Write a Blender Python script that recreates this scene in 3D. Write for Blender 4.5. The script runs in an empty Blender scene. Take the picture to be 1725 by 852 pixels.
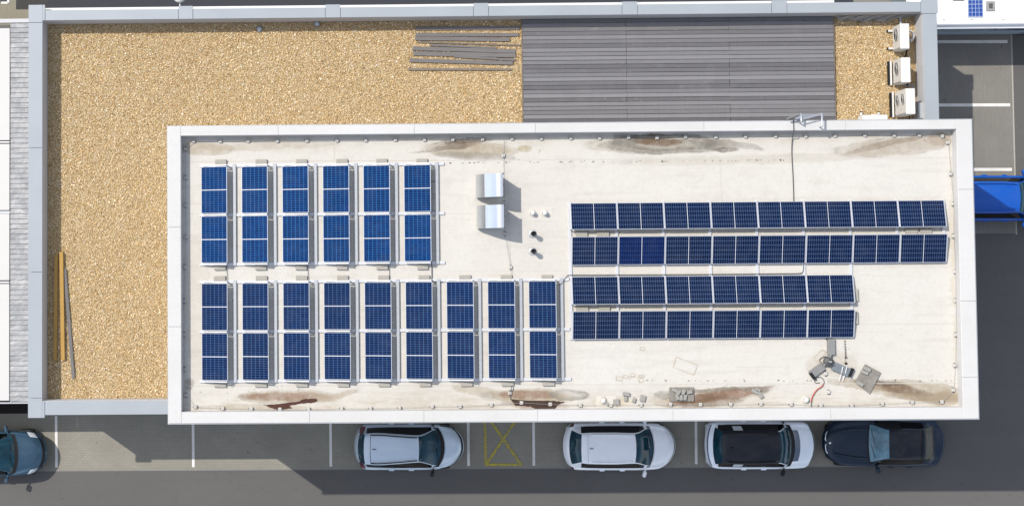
import bpy, bmesh, math, random
import numpy as np
from mathutils import Vector, Matrix
random.seed(7)
rng = np.random.default_rng(7)
PI = math.pi
scn = bpy.context.scene
COL = scn.collection
R = math.radians

# ------------------------------------------------------------------ surveyed camera
H, F = 58.0, 2400.0
RX, RY, RZ = 0.03788, 0.013899, -0.007467
PCX, PCY = 597.486, 360.215
PW, PH = 1725.0, 852.0
def rotm():
    return Matrix.Rotation(RZ, 3, 'Z') @ Matrix.Rotation(RY, 3, 'Y') @ Matrix.Rotation(RX, 3, 'X')
RM = rotm()
def at(u, v, z):
    """survey: photograph measurement -> plan position at height z"""
    d = RM @ Vector(((u - PCX) / F, -(v - PCY) / F, -1.0))
    t = (z - H) / d.z
    return Vector((d.x * t, d.y * t, z))
# levels
ZU, ZF, ZL, ZG = 7.6, 7.18, 4.75, 3.95
UX0, UX1, UY0, UY1 = -7.306, 21.113, -5.423, 5.064         # upper block outer
IX0, IX1, IY0, IY1 = -6.849, 20.568, -5.025, 4.738         # inside its parapet
LX0, LX1, LY0, LY1 = -12.975, 21.10, -5.40, 9.80           # lower block outer
JX0, JX1, JY0, JY1 = -12.444, 20.582, -4.871, 9.407        # inside its parapet

# ------------------------------------------------------------------ helpers
class MB:
    def __init__(s): s.v = []; s.f = []; s.sm = []
    def add(s, vs, fs, smooth=False):
        o = len(s.v); s.v += [tuple(p) for p in vs]
        for q in fs: s.f.append(tuple(i + o for i in q)); s.sm.append(smooth)
        return s
    def box(s, x0, x1, y0, y1, z0, z1, M=None):
        vs = [Vector((x, y, z)) for z in (z0, z1) for y in (y0, y1) for x in (x0, x1)]
        if M is not None: vs = [M @ p for p in vs]
        return s.add(vs, [(0, 2, 3, 1), (4, 5, 7, 6), (0, 1, 5, 4), (2, 6, 7, 3), (0, 4, 6, 2), (1, 3, 7, 5)])
    def bbox(s, x0, x1, y0, y1, z0, z1, b=0.01, M=None):
        """box with chamfered top edges and corners"""
        def ring(x0, x1, y0, y1, c, z):
            return [(x0 + c, y0, z), (x1 - c, y0, z), (x1, y0 + c, z), (x1, y1 - c, z), (x1 - c, y1, z), (x0 + c, y1, z), (x0, y1 - c, z), (x0, y0 + c, z)]
        r0 = ring(x0, x1, y0, y1, b, z0); r1 = ring(x0, x1, y0, y1, b, z1 - b); r2 = ring(x0 + b, x1 - b, y0 + b, y1 - b, b * .6, z1)
        vs = [Vector(p) for p in r0 + r1 + r2]
        if M is not None: vs = [M @ p for p in vs]
        fs = [tuple(range(7, -1, -1)), tuple(range(16, 24))]
        for k in range(8):
            n = (k + 1) % 8
            fs += [(k, n, n + 8, k + 8), (k + 8, n + 8, n + 16, k + 16)]
        return s.add(vs, fs)
    def prism(s, poly, z0, z1):
        n = len(poly)
        if sum(poly[i][0] * poly[(i + 1) % n][1] - poly[(i + 1) % n][0] * poly[i][1] for i in range(n)) < 0: poly = poly[::-1]
        vs = [(x, y, z0) for x, y in poly] + [(x, y, z1) for x, y in poly]
        fs = [tuple(range(n - 1, -1, -1)), tuple(range(n, 2 * n))] + [(i, (i + 1) % n, (i + 1) % n + n, i + n) for i in range(n)]
        return s.add(vs, fs)
    def sheet(s, poly, z):
        n = len(poly)
        if sum(poly[i][0] * poly[(i + 1) % n][1] - poly[(i + 1) % n][0] * poly[i][1] for i in range(n)) < 0: poly = poly[::-1]
        return s.add([(x, y, z) for x, y in poly], [tuple(range(n))])
    def tube(s, path, r, seg=8, caps=True):
        path = [Vector(p) for p in path]; n = len(path); vs = []; up0 = None
        for i, p in enumerate(path):
            t = (path[min(i + 1, n - 1)] - path[max(i - 1, 0)]).normalized()
            a = Vector((0, 0, 1)) if abs(t.z) < .95 else Vector((1, 0, 0))
            b = t.cross(a).normalized(); c = b.cross(t).normalized()
            rr = r[i] if isinstance(r, (list, tuple)) else r
            for k in range(seg):
                g = 2 * PI * k / seg; vs.append(p + b * math.cos(g) * rr + c * math.sin(g) * rr)
        fs = [(i * seg + k, i * seg + (k + 1) % seg, (i + 1) * seg + (k + 1) % seg, (i + 1) * seg + k) for i in range(n - 1) for k in range(seg)]
        s.add(vs, fs, True)
        if caps:
            s.add(vs[:seg], [tuple(range(seg))]); s.add(vs[-seg:], [tuple(range(seg - 1, -1, -1))])
        return s
    def lathe(s, prof, seg=20, M=None):
        vs = []; n = len(prof)
        for r, z in prof:
            for k in range(seg):
                g = 2 * PI * k / seg; p = Vector((r * math.cos(g), r * math.sin(g), z)); vs.append(M @ p if M is not None else p)
        fs = [(i * seg + k, i * seg + (k + 1) % seg, (i + 1) * seg + (k + 1) % seg, (i + 1) * seg + k) for i in range(n - 1) for k in range(seg)]
        return s.add(vs, fs, True)
    def build(s, name, mat, parent=None):
        me = bpy.data.meshes.new(name)
        me.from_pydata(s.v, [], s.f)
        me.polygons.foreach_set('use_smooth', s.sm)
        bm = bmesh.new(); bm.from_mesh(me); bmesh.ops.recalc_face_normals(bm, faces=bm.faces) if getattr(s, 'recalc', False) else None
        bm.to_mesh(me); bm.free()
        if mat: me.materials.append(mat)
        o = bpy.data.objects.new(name, me); COL.objects.link(o)
        if parent: o.parent = parent
        return o
def tag(o, label=None, cat=None, group=None, kind=None):
    if label: o['label'] = label
    if cat: o['category'] = cat
    if group: o['group'] = group
    if kind: o['kind'] = kind
    return o
def thing(name, label, cat, loc=(0, 0, 0), rz=0, group=None):
    o = bpy.data.objects.new(name, None); COL.objects.link(o)
    o.location = loc; o.rotation_euler = (0, 0, rz); o.empty_display_size = .2
    return tag(o, label, cat, group)
def children(o): return [c for c in COL.objects if c.parent == o]
def copy_tree(o, label, parent=None, group=None):
    c = o.copy(); COL.objects.link(c); c.parent = parent
    if label: c['label'] = label
    if group: c['group'] = group
    for ch in children(o): copy_tree(ch, None, c)
    return c
ORD = 'first second third fourth fifth sixth seventh eighth ninth tenth eleventh twelfth thirteenth fourteenth fifteenth sixteenth seventeenth eighteenth nineteenth twentieth'.split()
ORD += ['twenty-' + w for w in ORD[:9]] + ['thirtieth']

# ------------------------------------------------------------------ materials
ALB = .73   # the albedos below were judged at exposure 0; the photograph is exposed brighter
class NT:
    def __init__(s, name):
        s.m = bpy.data.materials.new(name); s.m.use_nodes = True
        s.t = s.m.node_tree; s.b = s.t.nodes['Principled BSDF']
    def n(s, typ, **kw):
        o = s.t.nodes.new(typ); ins = kw.pop('ins', {})
        for k, v in kw.items(): setattr(o, k, v)
        for k, v in ins.items(): s.set(o.inputs[k], v)
        return o
    def set(s, sock, v):
        if isinstance(v, bpy.types.NodeSocket): s.t.links.new(v, sock)
        elif isinstance(v, (tuple, list)) and len(v) == 3 and sock.type == 'RGBA': sock.default_value = (*v, 1)
        else: sock.default_value = v
    def pos(s): return s.n('ShaderNodeNewGeometry').outputs['Position']
    def objc(s): return s.n('ShaderNodeTexCoord').outputs['Object']
    def noise(s, scale, detail=3, vec=None, rough=.55, dist=0):
        o = s.n('ShaderNodeTexNoise', ins={'Scale': scale, 'Detail': detail, 'Roughness': rough, 'Distortion': dist})
        if vec is not None: s.set(o.inputs['Vector'], vec)
        return o.outputs['Fac']
    def rng(s, v, a, b, c=0, d=1, smooth=False):
        o = s.n('ShaderNodeMapRange', interpolation_type='SMOOTHSTEP' if smooth else 'LINEAR', ins={'From Min': a, 'From Max': b, 'To Min': c, 'To Max': d})
        s.set(o.inputs['Value'], v); return o.outputs['Result']
    def mix(s, fac, a, b, bt='MIX'):
        o = s.n('ShaderNodeMix', data_type='RGBA', blend_type=bt)
        s.set(o.inputs['Factor'], fac); s.set(o.inputs['A'], a) if False else None
        s.set(o.inputs[6], a); s.set(o.inputs[7], b); return o.outputs[2]
    def math(s, op, a, b=None):
        o = s.n('ShaderNodeMath', operation=op); s.set(o.inputs[0], a)
        if b is not None: s.set(o.inputs[1], b)
        return o.outputs[0]
    def ramp(s, fac, stops):
        o = s.n('ShaderNodeValToRGB'); s.set(o.inputs[0], fac); e = o.color_ramp.elements
        while len(e) < len(stops): e.new(.5)
        for q, (p, c) in zip(e, stops): q.position = p; q.color = (*c, 1)
        return o.outputs[0]
    def bump(s, h, strength=.3, dist=.02):
        o = s.n('ShaderNodeBump', ins={'Strength': strength, 'Distance': dist}); s.set(o.inputs['Height'], h)
        s.set(s.b.inputs['Normal'], o.outputs[0])
    def out(s, color=None, rough=None, metal=None, spec=None, coat=None):
        if color is not None:
            if not any(w in s.m.name for w in ('paint', 'van', 'glass', 'cell', 'headlight', 'chrome', 'sheet_metal')): color = s.mix(1.0, color, (ALB, ALB, ALB), 'MULTIPLY')
            s.set(s.b.inputs['Base Color'], color)
        if rough is not None: s.set(s.b.inputs['Roughness'], rough)
        if metal is not None: s.set(s.b.inputs['Metallic'], metal)
        if spec is not None: s.set(s.b.inputs['Specular IOR Level'], spec)
        if coat is not None: s.set(s.b.inputs['Coat Weight'], coat); s.set(s.b.inputs['Coat Roughness'], .04)
        return s.m
def simple(name, c, rough=.6, metal=0, spec=.5, coat=None, var=.08, scale=6, bump=0):
    t = NT(name); p = t.objc()
    nz = t.noise(scale, 4, p)
    col = t.mix(nz, tuple(x * (1 - var) for x in c), tuple(min(1, x * (1 + var)) for x in c))
    if bump: t.bump(t.noise(scale * 8, 3, p), bump, .01)
    return t.out(col, rough, metal, spec, coat)
M = {}
def asphalt():
    t = NT('asphalt'); p = t.pos()
    big = t.noise(.35, 4, p); fine = t.noise(38, 2, p); mid = t.noise(3, 4, p)
    c = t.mix(big, (.096, .092, .088), (.124, .119, .114))
    lane = t.n('ShaderNodeMapping', ins={'Vector': p, 'Scale': (.06, 1.1, 1)})
    c = t.mix(t.rng(t.noise(1.0, 4, lane.outputs[0], .6), .42, .70, 0, .45), c, (.085, .082, .08))
    c = t.mix(t.math('MULTIPLY', t.rng(t.noise(4.5, 3, p), .66, .72), t.rng(t.noise(.4, 2, p), .48, .6, 0, .6)), c, (.05, .049, .048))
    c = t.mix(t.rng(fine, .3, .7), c, t.mix(.35, c, (.30, .29, .28)))
    c = t.mix(t.rng(mid, .60, .75, 0, .35), c, (.09, .087, .085))
    t.bump(fine, .4, .01); return t.out(c, .9, spec=.25)
M['asphalt'] = asphalt()
def pavers(name, c1, c2, mortar, rot):
    t = NT(name); p = t.pos()
    mp = t.n('ShaderNodeMapping', ins={'Vector': p, 'Rotation': (0, 0, rot)})
    br = t.n('ShaderNodeTexBrick', ins={'Vector': mp.outputs[0], 'Color1': (*c1, 1), 'Color2': (*c2, 1), 'Mortar': (*mortar, 1), 'Scale': 1.0, 'Mortar Size': .006, 'Mortar Smooth': .4, 'Brick Width': .20, 'Row Height': .10, 'Bias': 0.0})
    dirt = t.noise(.8, 5, p); sp = t.noise(5.5, 3, p, .5)
    c = t.mix(t.rng(dirt, .35, .7, 0, .55), br.outputs['Color'], tuple(x * .72 for x in c1))
    c = t.mix(t.math('MULTIPLY', t.rng(sp, .68, .72), t.rng(t.noise(.45, 2, p), .5, .62)), c, (.05, .048, .045))
    c = t.mix(t.rng(t.noise(30, 2, p), .3, .7, 0, .3), c, tuple(x * 1.25 for x in c1))
    t.bump(br.outputs['Fac'], -.35, .01); return t.out(c, .88, spec=.25)
M['pavers'] = pavers('pavers', (.310, .292, .245), (.342, .322, .272), (.205, .193, .162), 0)
M['pavers_east'] = pavers('pavers_east', (.252, .240, .214), (.278, .265, .238), (.175, .165, .148), PI / 2)
M['pavers_beige'] = pavers('pavers_beige', (.30, .275, .205), (.34, .315, .24), (.20, .18, .14), PI / 2)
def paint(name, c, wear, base):
    t = NT(name); p = t.pos()
    w = t.noise(14, 5, p, .7)
    c = t.mix(t.rng(w, wear - .08, wear + .08), c, base)
    c = t.mix(t.rng(t.noise(2.5, 4, p), .35, .75, 0, .35), c, base)
    return t.out(c, .8, spec=.3)
M['line'] = paint('line_paint', (.66, .65, .62), .72, (.3, .29, .27))
M['yellow'] = paint('yellow_paint', (.42, .34, .035), .545, (.19, .18, .13))
def membrane():
    t = NT('roof_membrane'); p = t.pos()
    c = t.mix(t.rng(t.noise(.22, 3, p), .3, .7), (.665, .632, .565), (.705, .683, .63))
    c = t.mix(t.rng(t.noise(1.6, 5, p, .65), .52, .78, 0, .40), c, (.52, .49, .435))
    c = t.mix(t.rng(t.noise(9, 4, p, .6), .5, .75, 0, .3), c, (.50, .475, .425))
    sep = t.n('ShaderNodeMapping', ins={'Vector': p, 'Scale': (.35, 3.2, 1)})
    c = t.mix(t.rng(t.noise(1.3, 4, sep.outputs[0], .6), .52, .74, 0, .35), c, (.51, .475, .415))
    # water marks where rain has stood: each an ellipse with a ragged edge
    dn = t.n('ShaderNodeTexNoise', ins={'Vector': p, 'Scale': 1.3, 'Detail': 5.0, 'Roughness': .62})
    off = t.n('ShaderNodeVectorMath', operation='MULTIPLY_ADD', ins={0: dn.outputs['Color'], 1: (.9, .26, 0), 2: p})
    base = t.n('ShaderNodeVectorMath', operation='SUBTRACT', ins={0: off.outputs[0], 1: (.45, .13, 0)}).outputs[0]
    fine = t.noise(2.6, 7, p, .74); fine2 = t.noise(1.1, 6, p, .7)
    sx = t.n('ShaderNodeSeparateXYZ', ins={0: base})
    edge_t = t.rng(sx.outputs[1], IY1 - .85, IY1 - .15, 0, 1, True); edge_b = t.rng(sx.outputs[1], IY0 + .95, IY0 + .1, 0, 1, True)
    lowf = t.n('ShaderNodeMapping', ins={'Vector': p, 'Scale': (.22, .6, 1)})
    band = t.rng(t.noise(1.0, 5, lowf.outputs[0], .62), .40, .62)
    grime = t.math('MULTIPLY', t.math('MULTIPLY', t.math('MAXIMUM', edge_t, edge_b), band), t.rng(fine, .35, .6, .3, 1))
    c = t.mix(t.math('MULTIPLY', grime, .62), c, (.47, .41, .315))
    c = t.mix(t.math('MULTIPLY', t.math('MULTIPLY', edge_b, t.rng(t.noise(3, 5, sep.outputs[0], .7), .5, .66)), .45), c, (.42, .34, .24))
    def stain(c, u, v, ru, rv, rot, col, s, edge=.55, hollow=0):
        q = at(u, v, ZF); k = 47.2
        mp = t.n('ShaderNodeMapping', vector_type='TEXTURE', ins={'Vector': base, 'Location': (q.x, q.y, ZF), 'Rotation': (0, 0, -R(rot)), 'Scale': (ru / k, rv / k, 50)})
        ln = t.n('ShaderNodeVectorMath', operation='LENGTH', ins={0: mp.outputs[0]}).outputs['Value']
        m = t.rng(ln, 1.0, edge, 0, 1, True)
        if hollow: m = t.math('MULTIPLY', m, t.rng(ln, edge * .35, edge, 1 - hollow, 1, True))
        m = t.math('MULTIPLY', m, t.rng(fine, .34, .58, s * .5, s))
        c = t.mix(m, c, col)
        rim = t.math('MULTIPLY', t.rng(t.math('ABSOLUTE', t.math('SUBTRACT', ln, .80)), .0, .085, 1, 0), t.rng(fine2, .42, .62, 0, s * .62))
        return t.mix(rim, c, tuple(x * .55 for x in col))
    tan = (.42, .35, .25); brown = (.17, .105, .06); grey = (.24, .225, .19); red = (.25, .14, .09); dk = (.085, .06, .042)
    for a in [(345, 250, 60, 14, 2, tan, .75), (450, 246, 140, 8, -1, tan, .45), (790, 252, 95, 17, 3, tan, .95), (770, 243, 48, 9, -6, brown, .85), (800, 263, 78, 9, 4, grey, .55),
              (880, 251, 16, 7, 0, (.42, .34, .2), .8), (1110, 243, 150, 20, 0, (.52, .47, .38), .9), (1115, 247, 118, 14, 1, grey, .85, .75, .85), (1100, 238, 62, 9, 5, brown, .95), (1086, 230, 50, 6, 0, dk, .9),
              (1222, 252, 22, 5, 0, dk, .8), (1120, 240, 112, 17, 1, (.17, .155, .125), .8, .72, .95), (1050, 236, 26, 16, 20, grey, .6), (1230, 243, 60, 7, 10, (.2, .18, .15), .6), (780, 237, 60, 5, -3, dk, .7), (740, 250, 60, 4, -9, grey, .6), (1500, 248, 118, 19, -4, (.45, .39, .31), .9), (1490, 243, 85, 7, -13, (.28, .22, .16), .75), (1580, 233, 30, 14, 0, (.36, .28, .2), .8), (1280, 268, 300, 10, -1, tan, .3),
              (485, 668, 105, 13, 0, tan, .9), (480, 668, 88, 9, 0, red, .75), (560, 667, 60, 6, -10, tan, .7), (420, 686, 110, 7, 0, tan, .6), (820, 660, 70, 10, 8, tan, .7), (823, 665, 20, 10, 0, grey, .4),
              (900, 667, 85, 15, 2, tan, .95), (890, 664, 62, 9, 3, red, .75), (960, 664, 38, 11, 4, grey, .7, .75, .7), (900, 681, 70, 8, 2, red, .6), (1190, 667, 120, 15, -5, tan, .8), (1215, 666, 105, 10, -9, red, .95), (1215, 656, 110, 4, -4, (.19, .16, .12), .75), (1185, 671, 45, 9, -8, brown, .75), (1195, 678, 60, 10, -5, brown, .7),
              (1122, 664, 22, 8, 0, grey, .7), (1275, 656, 28, 6, 0, grey, .7), (1540, 658, 105, 20, 6, tan, .95), (1500, 652, 80, 10, 10, brown, .85), (1480, 643, 45, 6, 8, dk, .5), (1560, 668, 70, 9, 4, (.30, .23, .15), .8), (1590, 672, 40, 13, 0, (.36, .29, .2), .85), (1445, 648, 60, 9, 10, tan, .8),
              (1400, 612, 45, 26, 0, tan, .35), (1030, 678, 45, 9, 0, (.62, .52, .34), .6), (1610, 440, 9, 230, 0, (.62, .54, .40), .55), (316, 646, 12, 12, 0, brown, .6), (330, 520, 26, 150, 0, tan, .22)]:
        c = stain(c, *a)
    t.bump(t.math('ADD', t.noise(2.2, 4, p, .6), t.math('MULTIPLY', t.noise(30, 2, p), .12)), .25, .05)
    return t.out(c, .62, spec=.35)
M['membrane'] = membrane()
def parapet_white():
    t = NT('parapet_white'); p = t.pos()
    c = t.mix(t.rng(t.noise(.5, 4, p), .35, .7), (.69, .683, .668), (.645, .637, .617))
    c = t.mix(t.rng(t.noise(4, 5, p, .7), .55, .8, 0, .35), c, (.60, .575, .53))
    sep = t.n('ShaderNodeMapping', ins={'Vector': p, 'Scale': (.4, 7, 7)})
    c = t.mix(t.rng(t.noise(1.5, 4, sep.outputs[0], .65), .55, .78, 0, .22), c, (.58, .56, .52))
    c = t.mix(t.rng(t.n('ShaderNodeNewGeometry').outputs['Random Per Island'], 0, 1, 0, .16), c, (.56, .545, .51))
    c = t.mix(t.rng(t.noise(16, 3, p, .6), .70, .76, 0, .5), c, (.36, .34, .31))
    t.bump(t.noise(5, 4, p), .2, .02); return t.out(c, .6, spec=.35)
M['parapet'] = parapet_white()
M['seam'] = simple('seam', (.60, .57, .51), .7)
M['ghost'] = simple('ghost_mark', (.56, .49, .38), .8, var=.3, scale=9)
M['weld'] = simple('weld_mark', (.36, .33, .29), .8, var=.4, scale=9)
def wet(name, c):
    t = NT(name); p = t.pos()
    col = t.mix(t.rng(t.noise(5, 5, p, .7), .3, .7), tuple(x * .7 for x in c), tuple(x * 1.35 for x in c))
    return t.out(col, .35, spec=.4)
M['wet_red'] = wet('wet_mud', (.085, .032, .018)); M['wet_dark'] = wet('dark_wet_mud', (.062, .036, .022))
def coping():
    t = NT('coping_metal'); p = t.pos()
    c = t.mix(t.rng(t.noise(.6, 3, p), .3, .7), (.37, .405, .438), (.40, .437, .47))
    c = t.mix(t.rng(t.noise(3, 5, p, .7), .6, .85, 0, .3), c, (.33, .36, .39))
    isl = t.n('ShaderNodeNewGeometry').outputs['Random Per Island']
    c = t.mix(t.rng(isl, 0, 1, 0, .10), c, (.33, .365, .40))
    return t.out(c, .45, spec=.5)
M['coping'] = coping()
M['wall'] = simple('wall_render', (.62, .61, .60), .8, bump=.1)
M['ledge'] = simple('white_ledge', (.82, .82, .81), .6, var=.03)
def gravel_base():
    t = NT('gravel_base'); p = t.pos()
    vo = t.n('ShaderNodeTexVoronoi', ins={'Vector': p, 'Scale': 27.0}); 
    sx = t.n('ShaderNodeSeparateColor', ins={0: vo.outputs['Color']})
    c = t.ramp(sx.outputs[0], [(0, (.34, .22, .09)), (.35, (.55, .39, .18)), (.7, (.66, .50, .26)), (1, (.74, .65, .46))])
    c = t.mix(t.rng(vo.outputs['Distance'], .3, .7, 0, .5), c, (.12, .08, .035))
    t.bump(vo.outputs['Distance'], -1, .03); return t.out(c, .85, spec=.3)
M['gravel_base'] = gravel_base()
def pebble():
    t = NT('pebble'); g = t.n('ShaderNodeNewGeometry')
    c = t.ramp(g.outputs['Random Per Island'], [(0, (.26, .15, .05)), (.16, (.58, .365, .15)), (.36, (.93, .625, .30)), (.70, (1, .77, .455)), (.9, (1, .85, .63)), (1, (1, .98, .90))])
    c = t.mix(t.rng(t.noise(.28, 3, g.outputs['Position']), .38, .66, 0, .38), c, (.75, .495, .265))
    c = t.mix(t.rng(t.noise(1.1, 3, g.outputs['Position']), .52, .72, 0, .3), c, (.92, .80, .60))
    c = t.mix(t.rng(t.noise(.5, 5, g.outputs['Position'], .65), .58, .74, 0, .38), c, (.52, .35, .185))
    return t.out(c, .6, spec=.35)
M['pebble'] = pebble()
def wood(name, a, b, isl=True, axis=0):
    t = NT(name); g = t.n('ShaderNodeNewGeometry'); p = t.objc()
    mp = t.n('ShaderNodeMapping', ins={'Vector': p, 'Scale': (1.2, 26, 26) if axis == 0 else (26, 1.2, 26)})
    gr = t.noise(1, 5, mp.outputs[0], .65)
    c = t.mix(t.rng(gr, .3, .72), a, b)
    if isl:
        c = t.mix(.62, c, t.ramp(g.outputs['Random Per Island'], [(0, (.31, .306, .316)), (.35, (.22, .217, .226)), (.75, (.135, .132, .140)), (1, (.07, .068, .073))]))
        c = t.mix(t.rng(t.noise(1.3, 6, p, .75), .52, .75, 0, .22), c, (.35, .345, .355))
        c = t.mix(t.rng(t.noise(6, 3, p, .6), .68, .74, 0, .4), c, (.44, .43, .43))
    t.bump(gr, .4, .006); return t.out(c, .75, spec=.3)
M['deck'] = wood('weathered_decking', (.165, .162, .172), (.245, .241, .253))
M['joist'] = simple('joist_dark', (.03, .028, .026), .9)
M['plank'] = wood('grey_plank', (.165, .155, .15), (.235, .222, .215), False)
M['plank2'] = wood('brown_plank', (.20, .165, .13), (.27, .23, .19), False)
M['timber'] = wood('yellow_timber', (.44, .26, .065), (.56, .35, .10), False)
M['alu'] = simple('aluminium', (.74, .76, .79), .38, .35, var=.05)
M['frame'] = simple('panel_frame', (.78, .79, .81), .35, .25, var=.03)
M['rail'] = simple('rail_metal', (.72, .735, .76), .45, .15, var=.05)
M['galv'] = simple('galvanised', (.42, .435, .45), .45, .4, var=.12, scale=9)
M['backsheet'] = simple('backsheet', (.7, .7, .7), .7)
def cells(name, c1, c2, line, nx, ny, midw, w, l):
    """solar glass: nx by ny cells, a bright bus gap across the middle; local x 0..w, y -l/2..l/2"""
    t = NT(name); p = t.objc(); s = t.n('ShaderNodeSeparateXYZ', ins={0: p})
    inset = .018
    def grid(o, lo, hi, n, wd):
        f = t.math('MULTIPLY', t.math('SUBTRACT', o, lo), n / (hi - lo))
        fr = t.math('ABSOLUTE', t.math('SUBTRACT', t.math('FRACT', f), .5))
        ln = t.math('GREATER_THAN', fr, .5 - wd * n / (hi - lo) / 2)
        return ln, t.math('FLOOR', f)
    gx, ix = grid(s.outputs[0], inset, w - inset, nx, .013)
    gy, iy = grid(s.outputs[1], -l / 2 + inset, l / 2 - inset, ny, .012)
    mid = t.math('LESS_THAN', t.math('ABSOLUTE', s.outputs[1]), midw)
    rnd = t.n('ShaderNodeObjectInfo').outputs['Random']
    cid = t.n('ShaderNodeCombineXYZ', ins={0: ix, 1: iy, 2: t.math('MULTIPLY', rnd, 100)})
    wn = t.n('ShaderNodeTexWhiteNoise', ins={'Vector': cid.outputs[0]}).outputs['Value']
    c = t.mix(wn, c1, c2)
    c = t.mix(t.rng(rnd, 0, 1, 0, .45), c, tuple(x * .72 for x in c1))
    dust = t.noise(2.0, 4, t.pos(), .6)
    c = t.mix(gx, c, line); c = t.mix(t.math('MULTIPLY', gy, .8), c, line)
    c = t.mix(mid, c, (.62, .65, .70))
    c = t.mix(t.rng(dust, .45, .8, .0, .03), c, (.4, .4, .4))
    return t.out(c, .14, 0, .12)
M['cell_blue_sheen'] = cells('cell_glass_blue_sheen', (.0010, .0125, .062), (.0016, .022, .100), (.028, .125, .31), 6, 20, .0115, .97, 1.66)  # brighter blue paints the sky's reflection on the upper array into the cells
M['cell_deep'] = cells('cell_glass_deep', (.0014, .0075, .040), (.0022, .0125, .062), (.045, .105, .215), 6, 20, .0115, .97, 1.66)
M['cell_navy'] = cells('cell_glass_navy', (.0018, .0066, .027), (.0026, .0095, .039), (.060, .098, .19), 6, 20, .0075, .97, 1.62)
M['cell_bright'] = cells('cell_glass_bright', (.0010, .0075, .048), (.0016, .011, .064), (.02, .045, .13), 6, 20, .0075, .97, 1.62)
M['van_cell'] = cells('van_cell_glass', (.02, .06, .25), (.03, .08, .30), (.45, .52, .66), 4, 6, .004, .6, 1.0)
M['concrete'] = simple('concrete_slab', (.44, .42, .37), .9, var=.16, scale=5, bump=.3)
M['brick'] = simple('grey_brick', (.36, .35, .32), .9, var=.2, scale=7, bump=.4)
M['slabdark'] = simple('mossy_slab', (.27, .25, .22), .9, var=.4, scale=6, bump=.5)
M['footgrey'] = simple('foot_grey', (.26, .26, .255), .8, var=.2, scale=5, bump=.3)
M['footblue'] = simple('wrapped_foot', (.20, .225, .25), .45, var=.35, scale=6)
M['black'] = simple('black_plastic', (.012, .012, .013), .5, spec=.3)
M['cable'] = simple('black_cable', (.075, .075, .08), .6)
M['wire'] = simple('conductor_wire', (.42, .42, .42), .5, .2)
M['red'] = simple('red_hose', (.45, .06, .04), .5)
M['white_plastic'] = simple('white_plastic', (.84, .84, .82), .5, var=.03)
M['clip'] = simple('clip_dark', (.09, .09, .09), .6)
def hoodmetal():
    t = NT('sheet_metal'); p = t.objc()
    c = t.mix(t.noise(3, 4, p), (.60, .62, .64), (.68, .70, .72))
    t.bump(t.noise(5, 3, p), .05, .02)
    return t.out(c, .2, .9)
M['hood'] = hoodmetal()
M['dark'] = simple('dark_void', (.012, .012, .013), .8)
M['near_black'] = simple('near_black_rough', (.018, .012, .010), 1, var=.5, scale=5, bump=.6)
def corr():
    t = NT('corrugated_metal'); p = t.pos()
    mp = t.n('ShaderNodeMapping', ins={'Vector': p, 'Scale': (1.3, 3.5, 1), 'Rotation': (0, 0, .25)})
    c = t.mix(t.rng(t.noise(1.1, 4, mp.outputs[0], .6), .35, .7), (.36, .37, .385), (.245, .255, .27))  # diagonal darker streaks paint reflections into the sheet colour
    t.bump(t.noise(1.6, 3, mp.outputs[0]), .5, .08)
    return t.out(c, .48, .1)
M['corr'] = corr()
M['ac'] = simple('ac_casing', (.80, .79, .76), .45, var=.03)
M['ac_front'] = simple('ac_front', (.66, .64, .60), .5, var=.05)
M['grille'] = simple('fan_dark', (.11, .10, .09), .6)
M['steel'] = simple('ladder_steel', (.56, .60, .66), .4, .5)
M['foil'] = simple('crumpled_membrane', (.36, .355, .345), .6, var=.25, scale=3, bump=.4)
def carpaint(name, c, metal=.3, rough=.3, spec=.5, coat=1.0):
    t = NT(name); p = t.objc()
    col = t.mix(t.rng(t.noise(2.5, 5, p, .6), .45, .8, 0, .18), c, tuple(.8 * x + .02 for x in c))
    rr = t.rng(t.noise(8, 3, p), .3, .7, rough, rough + .12)
    return t.out(col, rr, metal, spec, coat)
M['p_silver'] = carpaint('silver_paint', (.52, .61, .70), .25)
M['p_white'] = carpaint('white_paint', (.86, .88, .91), 0)
M['p_suvwhite'] = carpaint('cool_white_paint', (.80, .85, .91), 0)
M['p_navy'] = carpaint('navy_paint', (.004, .016, .036), 0, .3, .3, .25)
M['p_steelblue'] = carpaint('steel_blue_paint', (.021, .058, .098), .3, .36, .4, .5)
M['p_blue'] = carpaint('bright_blue_paint', (.001, .072, .37), 0, .4, .3, .3)
M['p_black'] = carpaint('black_paint', (.008, .010, .016), 0, .3, .3, .25)
M['p_bluegrey'] = carpaint('blue_grey_trim', (.13, .17, .23), .2)
def glass(name, c):
    t = NT(name); p = t.objc()
    col = t.mix(t.rng(t.noise(2.2, 4, p), .4, .7), c, tuple(x * .45 for x in c))
    return t.out(col, .06, 0, .42)
M['glass'] = glass('car_glass', (.010, .050, .075)); M['glass_dark'] = glass('tinted_glass', (.002, .0025, .004))
M['glass_pale'] = glass('pale_glass', (.13, .25, .32))  # paler blue glass for the saloon's windscreen
M['tyre'] = simple('tyre', (.02, .02, .02), .85); M['rim'] = simple('rim', (.5, .5, .52), .3, .7)
M['lamp'] = simple('headlight_glass', (.62, .66, .70), .1, .2, coat=1); M['tail'] = simple('tail_glass', (.10, .008, .010), .15, coat=1)
M['chrome'] = simple('chrome', (.8, .8, .8), .12, .9)
M['van'] = simple('van_white', (.86, .87, .88), .35, coat=.5, var=.02)
M['vanside'] = simple('van_side_grey', (.11, .14, .17), .2, coat=.8, var=.4, scale=2.5)
M['vanpale'] = simple('van_side_pale', (.33, .38, .43), .3, coat=.5, var=.2, scale=2)
M['skylight'] = simple('skylight_plastic', (.35, .34, .33), .3, coat=.5)

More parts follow.
